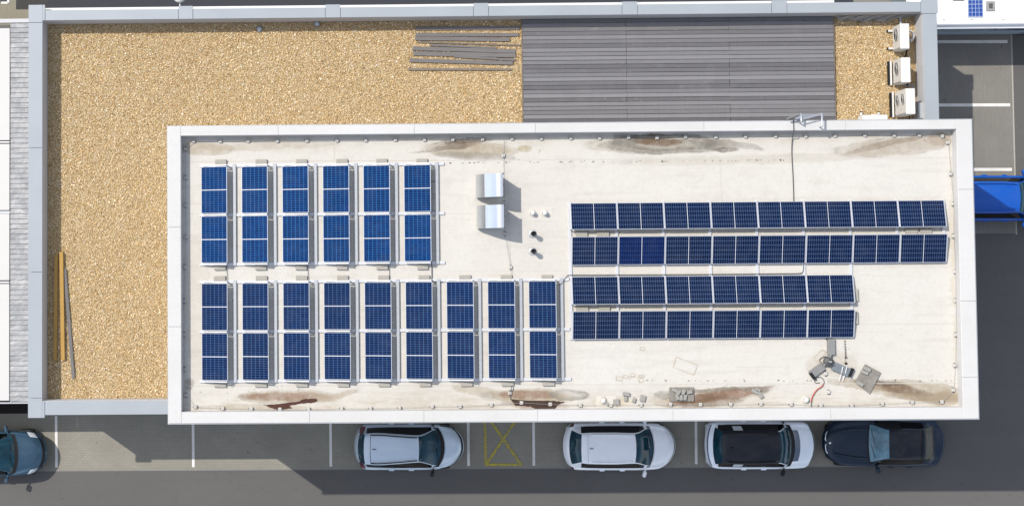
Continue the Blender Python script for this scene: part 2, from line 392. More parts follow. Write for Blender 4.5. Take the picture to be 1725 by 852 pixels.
# ------------------------------------------------------------------ SETTING: ground, pavements, markings
def struct(name, mb, mat): return tag(mb.build(name, mat), kind='structure')
def P2(u, v, z=0): q = at(u, v, z); return (q.x, q.y)
b = MB(); g = 300; b.sheet([(-g, -g), (g, -g), (g, g), (-g, g)], 0.0); struct('ground', b, M['asphalt'])
yk = at(400, 788.5, 0).y; xe = at(1490, 780, 0).x
b = MB(); b.sheet([(-24, yk), (xe, yk), (xe, LY0 + .6), (-24, LY0 + .6)], .004); struct('parking_pavement', b, M['pavers'])
b = MB(); b.sheet([(-24, yk - .07), (xe, yk - .07), (xe, yk), (-24, yk)], .008); struct('kerb_strip', b, simple('kerb_stone', (.27, .26, .235), .9, var=.15, bump=.3))
xr = at(1706.5, 220, 0).x; ys = at(1680, 393, 0).y
b = MB(); b.sheet([(LX1 - 1.5, ys), (xr, ys), (xr, 24), (LX1 - 1.5, 24)], .004); struct('parking_pavement', b, M['pavers_east'])
b = MB(); b.sheet([(xr, ys - .06), (xr + .06, ys - .06), (xr + .06, 24), (xr, 24)], .008); struct('kerb_strip', b, M['concrete'])
xd, yd = P2(27, 16.5); xn = LX0 + .6
b = MB(); b.sheet([(-26, at(30, 42, 0).y - 1.5), (xn, at(30, 42, 0).y - 1.5), (xn, 30), (-26, 30)], .004); struct('courtyard_pavement', b, M['pavers_beige'])
x78 = at(80, 5, 0).x
b = MB(); b.sheet([(xd, yd), (x78, yd), (x78, 30), (xd, 30)], .008); struct('dark_patch', b, simple('dark_patch_grey', (.045, .044, .042), .85, var=.2, scale=4, bump=.3))  # low-albedo rectangle beside the beige pavers
b = MB(); b.sheet([(x78, LY1 - .8), (LX1 - 1.5, LY1 - .8), (LX1 - 1.5, 30), (x78, 30)], .012); struct('north_road', b, simple('north_road_dark', (.035, .039, .050), .85, var=.15, scale=2, bump=.2))  # bluish sheet, lower in albedo than the main asphalt
def line(u0, v0, u1, v1, w, mat, z=.012, name='parking_line'):
    a = Vector(P2(u0, v0)); c = Vector(P2(u1, v1)); d = (c - a).normalized(); n = Vector((-d.y, d.x)) * w / 2
    return struct(name, MB().sheet([tuple(a - n), tuple(c - n), tuple(c + n), tuple(a + n)], z), mat)
for u, v1 in ((94.5, 786.5), (325, 786), (556.5, 785), (788.5, 784), (898.5, 783.5), (1172, 781)):
    line(u - .2 * 0, 700 if u < 200 else 690, u + .8, v1, .105, M['line'])
for v, u1 in ((70.5, 1697), (177, 1701.5), (285.5, 1704.5)):
    line(1560, v + .3, u1, v, .125, M['line'])
a = [(816.5, 700, 818.5, 784), (816, 782, 880, 782), (820, 780, 868.5, 708), (824, 705, 878, 782)]
for k, q in enumerate(a): line(*q, .11, M['yellow'], .012 + .004 * k, 'yellow_bay_marking')
line(2, 5.2, 13, 5.2, .09, M['line'], .012, 'courtyard_edging'); line(14, -2, 14, 5.2, .09, M['line'], .016, 'courtyard_edging')
b = MB(); b.sheet([P2(-20, 3.6), P2(12.6, 3.6), P2(12.6, -40), P2(-20, -40)], .008); struct('courtyard_bed', b, simple('bed_dark', (.07, .07, .085), .9, var=.2))
b = MB(); b.sheet([(-24, at(20, 696, 0).y), (LX0 + .5, at(20, 696, 0).y), (LX0 + .5, at(20, 660, 0).y), (-24, at(20, 660, 0).y)], .012); struct('near_black_strip', b, M['near_black'])  # near-black strip of ground at the south end of the carport

# ------------------------------------------------------------------ BUILDING
bld = thing('office_building', 'flat roofed building with white upper roof and lower gravel roof edged in grey metal', 'building', (0, 0, 0))
w = .30
b = MB()
b.box(LX0 + .12, LX1 - .02, LY0 + .12, LY1 - .02, 0, ZG - .02)
b.box(LX0 + .12, JX0, LY0 + .12, LY1 - .02, ZG - .018, ZL - .052); b.box(JX1, LX1 - .02, UY1 - .2, LY1 - .02, ZG - .018, ZL - .052)
b.box(JX0 + .002, JX1 - .002, JY1, LY1 - .02, ZG - .018, ZL - .052); b.box(JX0 + .002, UX0 + .3, LY0 + .12, JY0, ZG - .018, ZL - .052)
b.build('outer_wall', M['wall'], bld)
# grey metal coping in separate sheets with fine joints
def xs(u, v=20, z=ZL): return at(u, v, z).x
def ysl(v, u=60, z=ZL): return at(u, v, z).y
g_ = .007; zc0, zc1 = ZL - .05, ZL
b = MB()
cy = [ysl(38.5), ysl(249), ysl(458), ysl(670)]
cxw = xs(76, 20)
b.bbox(LX0, JX0, cy[0] + g_, 10.0, zc0, zc1, .006); b.bbox(JX0 + .0015, cxw - g_, JY1, 9.998, zc0, zc1, .006)
for k in range(3): b.bbox(LX0, JX0, cy[k + 1] + g_, cy[k] - g_, zc0, zc1, .006)
b.bbox(LX0, JX0, -5.49, cy[3] - g_, zc0, zc1, .006); b.bbox(JX0 + .0015, cxw - g_, -5.488, JY0, zc0, zc1, .006)
b.bbox(cxw + g_, UX0 + .25, -5.385, JY0, zc0, zc1, .006)
caps = [(300.5, 325), (548, 573.5), (797.5, 823), (1048, 1074), (1300, 1326)]
prev = cxw
for u0, u1 in caps:
    x0, x1 = xs(u0), xs(u1)
    b.bbox(prev + g_, x0 - g_, JY1, LY1 - .01, zc0, zc1, .006); b.bbox(x0 + g_, x1 - g_, JY1, LY1 + .10, zc0, zc1 + .004, .006); prev = x1
xe2 = xs(1551.5); b.bbox(prev + g_, xe2 - g_, JY1, LY1 - .01, zc0, zc1, .006)
ye2 = at(1565, 23.5, ZL).y
b.bbox(xe2 + g_, LX1 + .05, ye2 + g_, LY1 + .15, zc0, zc1, .006); b.bbox(JX1, LX1, UY1 - .15, ye2 - g_, zc0, zc1, .006)
b.build('coping', M['coping'], bld)
b = MB(); b.box(JX0 - .004, JX0 + .012, JY0, JY1, ZG, zc0); b.box(JX1 - .012, JX1 + .004, UY1 - .1, JY1, ZG, zc0); b.box(JX0 + .013, JX1 - .013, JY1 - .012, JY1 + .004, ZG, zc0); b.box(JX0 + .013, UX0 + .2, JY0 - .004, JY0 + .012, ZG, zc0)
M['lining'] = simple('lining', (.60, .60, .615), .6, var=.06, scale=2); b.build('parapet_lining', M['lining'], bld)
b = MB(); b.box(at(70, 10, 4.5).x, xs(1410), LY1 - .015, LY1 + .13, ZL - .42, ZL - .30); b.build('cornice', M['ledge'], bld)
# upper block
b = MB(); b.box(UX0 + .04, UX1 - .04, UY0 + .04, UY1 - .04, ZG - .015, ZF - .01)
for (x0, x1, y0, y1) in ((UX0 + .04, IX0 + .002, UY0 + .04, UY1 - .04), (IX1 - .002, UX1 - .04, UY0 + .04, UY1 - .04), (IX0 + .003, IX1 - .003, IY1 - .002, UY1 - .04), (IX0 + .003, IX1 - .003, UY0 + .04, IY0 + .002)):
    b.box(x0, x1, y0, y1, ZF - .008, ZU - .042)
b.box(UX0 + .06, UX1 - .06, UY0 + .06, UY0 + .3, 0, ZG - .05)
b.box(UX1 - .3, UX1 - .06, UY0 + .31, UY1 - .06, 0, ZG - .05)
b.build('upper_wall', M['wall'], bld)
b = MB(); b.sheet([(IX0 + .001, IY0 + .001), (IX1 - .001, IY0 + .001), (IX1 - .001, IY1 - .001), (IX0 + .001, IY1 - .001)], ZF)
mem = b.build('roof_membrane', M['membrane'], bld)
b = MB(); zc = ZU - .04
def pieces(a, c, cuts):
    e = [a] + sorted(cuts) + [c]; return [(e[k] + (.003 if k else 0), e[k + 1] - (.003 if k < len(e) - 2 else 0)) for k in range(len(e) - 1)]
cutx = lambda us: [at(u, 450, ZU).x for u in us]
cuty = lambda vs: [at(900, v, ZU).y for v in vs]
for y0, y1 in pieces(UY0, UY1, cuty([378, 546])): b.bbox(UX0, IX0, y0, y1, zc, ZU, .012)
for y0, y1 in pieces(UY0, UY1, cuty([325, 512, 640])): b.bbox(IX1, UX1, y0, y1, zc, ZU, .012)
for x0, x1 in pieces(IX0 + .0015, IX1 - .0015, cutx([470, 700, 905, 1190, 1430])): b.bbox(x0, x1, IY1, UY1 - .001, zc, ZU - .001, .008)
for x0, x1 in pieces(IX0 + .0015, IX1 - .0015, cutx([520, 712, 903, 1130, 1395])): b.bbox(x0, x1, UY0 + .001, IY0, zc, ZU - .001, .008)
b.build('roof_parapet', M['parapet'], bld)
b = MB()
b.box(UX0 - .035, UX0 + .039, UY0 - .035, UY1 + .035, ZU - .09, ZU - .045); b.box(UX1 - .039, UX1 + .035, UY0 - .035, UY1 + .035, ZU - .09, ZU - .045)
b.box(UX0 + .04, UX1 - .04, UY1 - .039, UY1 + .035, ZU - .09, ZU - .045); b.box(UX0 + .04, UX1 - .04, UY0 - .035, UY0 + .039, ZU - .09, ZU - .045)
b.build('drip_edge', M['galv'], bld)
# seams, weld marks and ghost outlines on the membrane
b = MB(); z = ZF + .003
def seam(u0, v0, u1, v1, w=.03, zz=None):
    a = Vector(P2(u0, v0, ZF)); c = Vector(P2(u1, v1, ZF)); d = (c - a).normalized(); n = Vector((-d.y, d.x)) * w / 2
    b.sheet([tuple(a - n), tuple(c - n), tuple(c + n), tuple(a + n)], zz or z)
seam(313, 272.5, 1600, 266, .025); seam(313, 650, 1614, 645, .025); seam(1212, 266, 1216, 338, .02, z + .002); seam(563, 236, 563, 271, .02, z + .002); seam(1440, 546, 1612, 545, .02)
seam(852, 235, 868, 640, .012, z + .004); seam(724, 360, 800, 360, .015); seam(313, 360, 340, 360, .012); seam(313, 556, 340, 556, .012); seam(745, 457, 958, 456, .012); seam(1240, 618, 1320, 617, .015)
b.build('membrane_seam', M['seam'], mem)
b = MB()
for k in range(150):
    if k < 90: u = random.uniform(755, 1330); v = 274.5 - (u - 755) * .008 + random.gauss(0, .6)
    else: u = random.uniform(1040, 1610); v = 640.5 + random.gauss(0, .5)
    if random.random() < .35: continue
    seam(u, v, u + random.uniform(1, 4), v, random.uniform(.02, .05), z + .004)
for k in range(55):
    u, v = random.choice([(790, 262), (880, 252), (1060, 640), (1450, 640), (1550, 655), (360, 655), (500, 655), (1330, 640), (1400, 580)])
    u += random.gauss(0, 40); v += random.gauss(0, 7); v = min(max(v, 240), 684); seam(u, v, u + random.uniform(.8, 2.2), v + random.uniform(-.5, .5), random.uniform(.015, .035), z + .006)
tag(b.build('weld_mark', M['weld'], mem), kind='stuff')
b = MB()
def outline(pts, w=.022):
    global b
    b = MB()
    for i in range(len(pts)):
        if random.random() < .03: continue
        q0, q1 = pts[i], pts[(i + 1) % len(pts)]; m = 3
        for k in range(m):
            f0, f1 = k / m, (k + random.uniform(.85, 1)) / m
            L = lambda f: (q0[0] + (q1[0] - q0[0]) * f, q0[1] + (q1[1] - q0[1]) * f)
            seam(*L(f0), *L(f1), w * random.uniform(.5, 1.3), z + .008 + .0005 * i)
    if b.v: b.build('dirt_outline', M['ghost'], mem)
outline([(1139, 601), (1175, 614), (1169, 631), (1134, 618)], .03)
for (cx, cy_, a, s) in [(1043, 637, 10, 1.3), (1054, 634, 15, 1), (1066, 631, 10, 1), (1065, 637, 5, 1), (1081, 633, -8, 1), (1080, 641, -12, 1), (1082, 587, 0, 1), (1078, 634.5, 4, .9)]:
    c_, s_ = math.cos(R(a)), math.sin(R(a)); outline([(cx + (dx * c_ - dy * s_) * s, cy_ + (dx * s_ + dy * c_) * s) for dx, dy in ((-4, -2.3), (4, -2.3), (4, 2.3), (-4, 2.3))], .022)
outline([(1370, 603), (1384, 589), (1392, 592), (1378, 610)], .03); outline([(1404, 590), (1425, 596), (1421, 612)], .025)
def puddle(pts, mat, lab):
    pts = [Vector(p) for p in pts]; out = []
    for i in range(len(pts)):
        a, c = pts[i], pts[(i + 1) % len(pts)]
        for k in range(6):
            q = a.lerp(c, k / 6); q += Vector((random.gauss(0, .7), random.gauss(0, .35))); out.append(P2(q.x, q.y, ZF))
    bm = bmesh.new(); vs = [bm.verts.new((x, y, ZF + .010)) for x, y in out]; f = bm.faces.new(vs); bmesh.ops.triangulate(bm, faces=[f])
    me = bpy.data.meshes.new('puddle'); bm.to_mesh(me); bm.free(); me.materials.append(mat)
    o = bpy.data.objects.new('puddle', me); COL.objects.link(o); tag(o, kind='structure')
puddle([(443, 681), (470, 680), (505, 675), (513, 671), (532, 671), (536, 674), (530, 677), (508, 679), (488, 683), (492, 687), (472, 691), (458, 687)], M['wet_red'], '')
puddle([(860, 672), (885, 674), (930, 674.5), (952, 677), (940, 681), (934, 689), (904, 689.5), (893, 684), (868, 683)], M['wet_dark'], '')

# ------------------------------------------------------------------ gravel roof ("stuff") built from individual pebbles
dx0, dx1 = at(881, 120, 4.08).x, at(1405.5, 120, 4.08).x
def gravel():
    b = MB(); b.sheet([(JX0 + .013, JY0 + .013), (UX0 + .035, JY0 + .013), (UX0 + .035, UY1 - .035), (JX1 - .013, UY1 - .035), (JX1 - .013, JY1 - .013), (JX0 + .013, JY1 - .013)], ZG)
    base = tag(b.build('roof_gravel', M['gravel_base']), 'golden gravel spread over the lower flat roof', 'gravel', kind='stuff')
    N = 360000
    x = rng.uniform(JX0 + .03, JX1 - .03, N); y = rng.uniform(JY0 + .03, JY1 - .03, N)
    ok = ~((x > UX0 - .01) & (y < UY1 + .01)) & ~((x > dx0 - .03) & (x < dx1 + .03))
    x, y = x[ok], y[ok]; n = len(x)
    r = rng.gamma(7, .0146 / 7, n).clip(.008, .04)
    octv = np.array([(1, 0, 0), (.1, 1, 0), (-1, 0, 0), (-.1, -1, 0), (0, 0, 1)], float)
    octf = np.array([(0, 1, 4), (1, 2, 4), (2, 3, 4), (3, 0, 4)])
    sc = np.stack([r * rng.uniform(.9, 1.55, n), r * rng.uniform(.8, 1.2, n), r * rng.uniform(.4, .8, n)], 1)
    V = octv[None] * sc[:, None]; V += rng.normal(0, .12, V.shape) * r[:, None, None]
    # random rotation
    q = rng.normal(size=(n, 4)); q[:, 1:3] *= .28; q /= np.linalg.norm(q, axis=1)[:, None]; w_, a, c, d = q.T
    Rm = np.stack([np.stack([1 - 2 * (c * c + d * d), 2 * (a * c - d * w_), 2 * (a * d + c * w_)], 1), np.stack([2 * (a * c + d * w_), 1 - 2 * (a * a + d * d), 2 * (c * d - a * w_)], 1), np.stack([2 * (a * d - c * w_), 2 * (c * d + a * w_), 1 - 2 * (a * a + c * c)], 1)], 1)
    V = np.einsum('nij,nkj->nki', Rm, V)
    V[:, :, 0] += x[:, None]; V[:, :, 1] += y[:, None]; V[:, :, 2] += (ZG + r * .15 + rng.uniform(0, .022, n))[:, None]
    Fc = (octf[None] + (np.arange(n) * 5)[:, None, None]).reshape(-1)
    me = bpy.data.meshes.new('pebbles'); nf = n * 4
    me.vertices.add(n * 5); me.vertices.foreach_set('co', V.reshape(-1))
    me.loops.add(nf * 3); me.loops.foreach_set('vertex_index', Fc.astype(np.int32))
    me.polygons.add(nf); me.polygons.foreach_set('loop_start', np.arange(0, nf * 3, 3, dtype=np.int32)); me.polygons.foreach_set('loop_total', np.full(nf, 3, np.int32))
    me.update(); me.materials.append(M['pebble'])
    o = bpy.data.objects.new('pebbles', me); COL.objects.link(o); o.parent = base; o['kind'] = 'stuff'
gravel()

# ------------------------------------------------------------------ wooden deck and loose timber
dy0, dy1 = UY1 + .045, JY1 - .02
deck = thing('wooden_deck', 'weathered grey board deck laid on the lower roof beside the gravel', 'deck', ((dx0 + dx1) / 2, (dy0 + dy1) / 2, ZG))
bx = [at(u, 120, 4.08).x for u in (881, 1055.5, 1229, 1405.5)]
nb = 27; pit = (dy1 - dy0) / nb
ox, oy = deck.location.x, deck.location.y
for k in range(3):
    b = MB()
    for i in range(nb):
        j = random.uniform(-.006, .006)
        gp = random.uniform(.004, .011); b.bbox(bx[k] + .004 + j - ox, bx[k + 1] - .004 + j - ox, dy0 + i * pit + gp - oy, dy0 + (i + 1) * pit - random.uniform(.003, .009) - oy, .105, .133 + random.uniform(-.003, .003), .004)
    b.build('board_panel', M['deck'], deck)
b = MB()
for k in range(24): x = dx0 + .1 + k * (dx1 - dx0 - .2) / 23 - ox; b.box(x - .03, x + .03, dy0 - oy, dy1 - oy, .0, .104)
b.build('joist', M['joist'], deck)
MB().box(dx0 - .035 - ox, dx0 - .004 - ox, dy0 - oy, dy1 - oy, 0, .125).build('edge_trim', M['plank2'], deck); b = MB(); b.box(dx1 + .004 - ox, dx1 + .030 - ox, dy0 - oy, dy1 - oy, 0, .125); b.build('edge_trim', M['plank2'], deck)

def stick(name, label, cat, ends, wpx, zc_, h, mat, group, sc, org):
    a, c = [at(org[0] + x / sc, org[1] + y / sc, zc_ + h) for x, y in ends]
    L = (c - a).length; mid = (a + c) / 2; wd = wpx / sc / 44.6
    o = MB().bbox(-L / 2, L / 2, -wd / 2, wd / 2, 0, h, .004).build(name, mat)
    o.location = (mid.x, mid.y, zc_); o.rotation_euler = (0, 0, math.atan2(c.y - a.y, c.x - a.x))
    return tag(o, label, cat, group)
pl = [(((160, 140), (1510, 134)), 46, 'grey plank nearest the top parapet, lying in its shadow', 'plank'), (((160, 221), (1500, 224)), 44, 'light grey plank just below the shaded plank, reaching the deck', 'plank'),
      (((150, 270), (1385, 285)), 52, 'grey plank close under the light grey plank, third from the top', 'plank'), (((185, 318), (1530, 360)), 20, 'thin brown batten on gravel that touches the deck edge', 'plank2'),
      (((350, 358), (1205, 394)), 24, 'shortest thin grey batten in the middle of the loose planks', 'plank'), (((115, 400), (1460, 438)), 50, 'wide grey plank directly below the shortest batten', 'plank'),
      (((125, 467), (1460, 492)), 56, 'widest grey plank, lower of the two touching wide ones', 'plank'), (((660, 507), (1465, 552)), 28, 'half length grey batten below the right end of the widest plank', 'plank'),
      (((75, 556), (1425, 592)), 48, 'grey plank second from the bottom of the loose pile', 'plank'), (((60, 674), (1410, 674)), 28, 'narrow brownish plank lying alone at the bottom of the loose pile', 'plank2')]
for k, (e, wpx, lab, m) in enumerate(pl): stick('loose_plank', lab, 'plank', e, wpx, ZG + .035 + .002 * (k % 3), .028, M[m], 'loose planks on the gravel', 7.745, (680, 30))
for e, wpx, lab, hh, zz in [(((87, 64), (80, 698)), 21, 'yellow timber beam in the shade beside the left parapet', .07, .035), (((117, 50), (127, 698)), 23, 'sunlit yellow timber beam, right one of the two beams', .09, .04)]:
    stick('timber_beam', lab, 'beam', e, wpx, ZG + zz, hh, M['timber'], 'yellow beams on the gravel', 3.55, (70, 410))
stick('loose_plank', 'grey plank lying slanted beside the two yellow beams', 'plank', ((138, 152), (190, 805)), 19, ZG + .045, .03, M['plank'], None, 3.55, (70, 410))
for (u, v, lab) in [(437, 49, 'small round grey roof drain at the shadow edge of the gravel'), (534, 40, 'small round grey vent in the shadow by the top parapet')]:
    q = at(u, v, ZG + .08); d = thing('roof_drain', lab, 'drain', (q.x, q.y, ZG))
    MB().lathe([(.09, 0), (.09, .07), (.085, .085), (.05, .1), (0, .1)], 16).build('cover', M['galv'], d)
    MB().lathe([(.13, .03), (.13, .045), (.088, .05)], 16).build('flange', M['footgrey'], d)

# ------------------------------------------------------------------ SOLAR PANELS
def make_panel(name, label, wd, ln, cellmat):
    t = thing(name, label, 'solar panel')
    b = MB(); f = .012
    b.bbox(0, wd, -ln / 2, -ln / 2 + f, 0, .035, .002); b.bbox(0, wd, ln / 2 - f, ln / 2, 0, .035, .002)
    b.bbox(0, f, -ln / 2 + f + .0005, ln / 2 - f - .0005, 0, .0345, .002); b.bbox(wd - f, wd, -ln / 2 + f + .0005, ln / 2 - f - .0005, 0, .0345, .002)
    b.build('frame', M['frame'], t)
    MB().box(f + .0005, wd - f - .0005, -ln / 2 + f + .0005, ln / 2 - f - .0005, .024, .031).build('cell_glass', cellmat, t)
    MB().box(f + .001, wd - f - .001, -ln / 2 + f + .001, ln / 2 - f - .001, .018, .0235).build('backsheet', M['backsheet'], t)
    MB().box(wd * .7, wd * .85, -.06, .06, -.004, .0175).build('junction_box', M['black'], t)
    return t
zlow, zhigh = ZF + .11, ZF + .34
protos = {}
def panel(key, wd, ln, mat, label, loc, rot, group):
    if key not in protos:
        o = make_panel('solar_panel', label, wd, ln, mat); protos[key] = o
    else: o = copy_tree(protos[key], label)
    o['group'] = group; o['label'] = label; o.location = loc; o.rotation_euler = rot
    return o
blocks = [(6, [340, 408.2, 476.6, 545, 613.2, 681.8], ((278.8, 360.2), (362.6, 443.8)), 'cell_blue_sheen', 'six-column upper array', 748, 'upper'),
          (9, [340, 408.3, 477, 545.5, 614, 682.8, 751.8, 821, 890], ((475.0, 557.2), (559.0, 641.2)), 'cell_deep', 'nine-column lower array', 960, 'lower')]
PWX = .97; AX = math.asin((zhigh - zlow) / PWX)
for nc, us, rows, mt, nm, uend, ul in blocks:
    rail_y = []
    rack = thing('panel_rack', f'light metal rails on the white roof carrying the {nm}', 'panel rack', (at(us[0], rows[0][0], ZF).x, at(us[0], rows[0][1], ZF).y, ZF))
    rx0, ry0 = rack.location.x, rack.location.y
    vrail = [rows[0][0] - .6, (rows[0][1] + rows[1][0]) / 2, rows[1][1] + .8]
    x_end = at(uend, rows[0][0], ZF).x
    for v in vrail:
        y = at(500, v - .6 + 0, ZF + .15).y; rail_y.append(y)
        MB().bbox(at(us[0], v, ZF).x - .07 - rx0, x_end - rx0, y - .055 - ry0, y + .055 - ry0, .004, .05, .006).build('cross_rail', M['rail'], rack)
    for i, u in enumerate(us):
        xl = at(u - .3, 400, zlow).x
        for r_ in range(2):
            yt, yb = rail_y[r_], rail_y[r_ + 1]; yc = (yt + yb) / 2
            ln = 1.66
            lab = f'tall blue solar panel, {"top" if r_ == 0 else "bottom"} one in the {ORD[i]} column of the {nm}'
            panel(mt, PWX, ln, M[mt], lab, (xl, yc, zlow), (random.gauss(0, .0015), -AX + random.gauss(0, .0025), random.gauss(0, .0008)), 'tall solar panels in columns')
        for y in rail_y:
            Mx = Matrix.Translation((xl - rx0, y - ry0, zlow - ZF)) @ Matrix.Rotation(-AX, 4, 'Y')
            MB().bbox(.03, PWX - .03, -.022, .022, -.02, .018, .003, Mx).build('clamp_bar', M['frame'], rack)
        xr_ = xl + PWX * math.cos(AX)
        MB().bbox(xr_ + .17 - rx0, xr_ + .285 - rx0, rail_y[2] - .05 - ry0, rail_y[0] + .05 - ry0, .052, .085, .006).build('rear_rail', M['galv'], rack)
        for y in rail_y:
            MB().box(xr_ - .05 - rx0, xr_ - .02 - rx0, y - .02 - ry0, y + .02 - ry0, .05, zhigh - ZF - .02).build('rear_leg', M['alu'], rack)
# long rows: low edge / high edge pairs ridge to ridge
rows = [('top', 8, (960.2, 342.2), (1589.4, 338.0), (963.2, 386.6), (1594.2, 382.8), True), ('second', 8, (963, 398.2), (1594.8, 394.3), (963.6, 445.8), (1594, 442.4), False),
        ('third', 6, (962.3, 465.3), (1436, 463.8), (965.3, 512.8), (1439.3, 510.4), True), ('bottom', 6, (965.3, 523), (1439.6, 521.8), (964.2, 570.6), (1437.6, 568.5), False)]
zl2, zh2 = ZF + .10, ZF + .28
first_y = {}
rowinfo = []
for (nm, n, tl, tr, bl, br, highbottom) in rows:
    lo, hi = ((tl, tr), (bl, br)) if highbottom else ((bl, br), (tl, tr))
    y_lo = (at(*lo[0], zl2).y + at(*lo[1], zl2).y) / 2; y_hi = (at(*hi[0], zh2).y + at(*hi[1], zh2).y) / 2
    x0 = (at(*lo[0], zl2).x + at(*hi[0], zh2).x) / 2; x1 = (at(*lo[1], zl2).x + at(*hi[1], zh2).x) / 2
    rowinfo.append((nm, n, x0, x1, y_lo, y_hi, highbottom))
    pitch = (x1 - x0 + .03) / n
    wd = math.hypot(y_hi - y_lo, zh2 - zl2); a = math.asin((zh2 - zl2) / wd)
    for i in range(n):
        mt = 'cell_bright' if (nm == 'second' and i == 1) else 'cell_navy'
        ln = 1.62
        xc = x0 + pitch * (i + .5) - .015
        bright = 'brighter blue ' if mt == 'cell_bright' else 'dark blue '
        lab = f'{bright}landscape solar panel, {ORD[i]} from the left in the {nm} long row'
        o = panel(mt, .97, ln, M[mt], lab, (0, 0, 0), (0, 0, 0), 'landscape solar panels in long rows')
        # local x climbs from low to high edge
        sgn = -1 if highbottom else 1
        o.rotation_euler = (Matrix.Rotation(sgn * PI / 2 + random.gauss(0, .0008), 3, 'Z') @ Matrix.Rotation(-a + random.gauss(0, .003), 3, 'Y')).to_euler()
        o.location = (xc, y_lo, zl2); o.scale = (wd / .97, (pitch - .035) / ln, 1)
rack = thing('panel_rack', 'light metal rails between the four long rows of landscape panels', 'panel rack', (rowinfo[0][2], rowinfo[0][4], ZF))
rx0, ry0 = rack.location.x, rack.location.y
p8 = (rowinfo[0][3] - rowinfo[0][2] + .03) / 8
for k in range(9):
    x = rowinfo[0][2] - .02 + p8 * k; y_end = rowinfo[3][4] if k <= 6 else rowinfo[1][4]
    MB().bbox(x - .055 - rx0, x + .055 - rx0, y_end - .02 - ry0, .05, .004, .05, .006).build('base_rail', M['rail'], rack)
for (nm, n, x0, x1, yl, yh, hb) in rowinfo:
    pitch = (x1 - x0 + .03) / n; a = math.atan2(zh2 - zl2, abs(yh - yl)); sgn = -1 if hb else 1
    for k in range(n + 1):
        Mx = Matrix.Translation((x0 - .015 + pitch * k - rx0, yl - ry0, zl2 - ZF)) @ Matrix.Rotation(sgn * PI / 2, 4, 'Z') @ Matrix.Rotation(-a, 4, 'Y')
        MB().bbox(.03, math.hypot(yh - yl, zh2 - zl2) - .02, -.013, .013, -.03, .012, .002, Mx).build('clamp_bar', M['frame'], rack)
        y = yh + (.02 if hb else -.02)
        MB().box(x0 - .03 + pitch * k - rx0, x0 + pitch * k - rx0, y - .015 - ry0, y + .015 - ry0, .05, zh2 - ZF - .035).build('ridge_leg', M['alu'], rack)
# ballast slabs
bproto = None
def ballast(u, v, w_, l_, label, z=.0, rz=0):
    q = at(u, v, ZF + .08)
    o = MB().bbox(-w_ / 2, w_ / 2, -l_ / 2, l_ / 2, 0, .08, .008).build('ballast_block', M['concrete'])
    o.location = (q.x, q.y, ZF + z); o.rotation_euler = (0, 0, rz + random.gauss(0, .015)); o.scale = (random.uniform(.96, 1.04), 1, 1)
    return tag(o, label, 'ballast block', 'concrete ballast blocks holding the panel racks')
for i in range(6):
    ballast(371 + 68 * i + random.uniform(-1, 1), 274.3 - i * .3, .40, .24, f'beige ballast slab at the top end of the {ORD[i]} column, upper array')
    ballast(371 + 68.2 * i + random.uniform(-1, 1), 449.6 - i * .2, .40, .22, f'beige ballast slab at the bottom end of the {ORD[i]} column, upper array')
for i in range(9):
    ballast(370.5 + 68.9 * i + random.uniform(-1, 1), 469.8 - i * .25, .40, .22, f'beige ballast slab at the top end of the {ORD[i]} column, lower array')
    ballast(370.5 + 69.2 * i + random.uniform(-1, 1), 646.8 - i * .3, .42, .22, f'grey ballast slab at the bottom end of the {ORD[i]} column, lower array')
for (u, v, w_, l_, lab) in [(980, 391.5, .42, .3, 'ballast slab in the ridge gap below the leftmost panel of the top long row'), (1016, 391.3, .42, .3, 'second ballast slab from the left in the ridge gap below the top long row'), (1536, 388, .42, .3, 'ballast slab in the ridge gap near the right end of the top long row'), (1560, 387.8, .42, .3, 'rightmost ballast slab in the ridge gap below the top long row'),
                            (981, 518, .42, .3, 'leftmost ballast slab in the gap between the third and bottom long rows'), (1018, 518, .42, .3, 'second ballast slab in the gap between the third and bottom long rows'), (1441, 497, .22, .44, 'upright ballast slab beside the right end of the third long row'), (1441, 535, .22, .44, 'upright ballast slab beside the right end of the bottom long row')]:
    ballast(u, v, w_, l_, lab, 0)
for (u, v, lab) in [(731, 295, 'topmost of three ballast slabs beside the sixth column of the upper array'), (731, 317, 'middle of three ballast slabs beside the sixth column of the upper array'), (731, 345, 'lowest of three ballast slabs beside the sixth column of the upper array')]:
    ballast(u - 4, v, .30, .42, lab, .0)

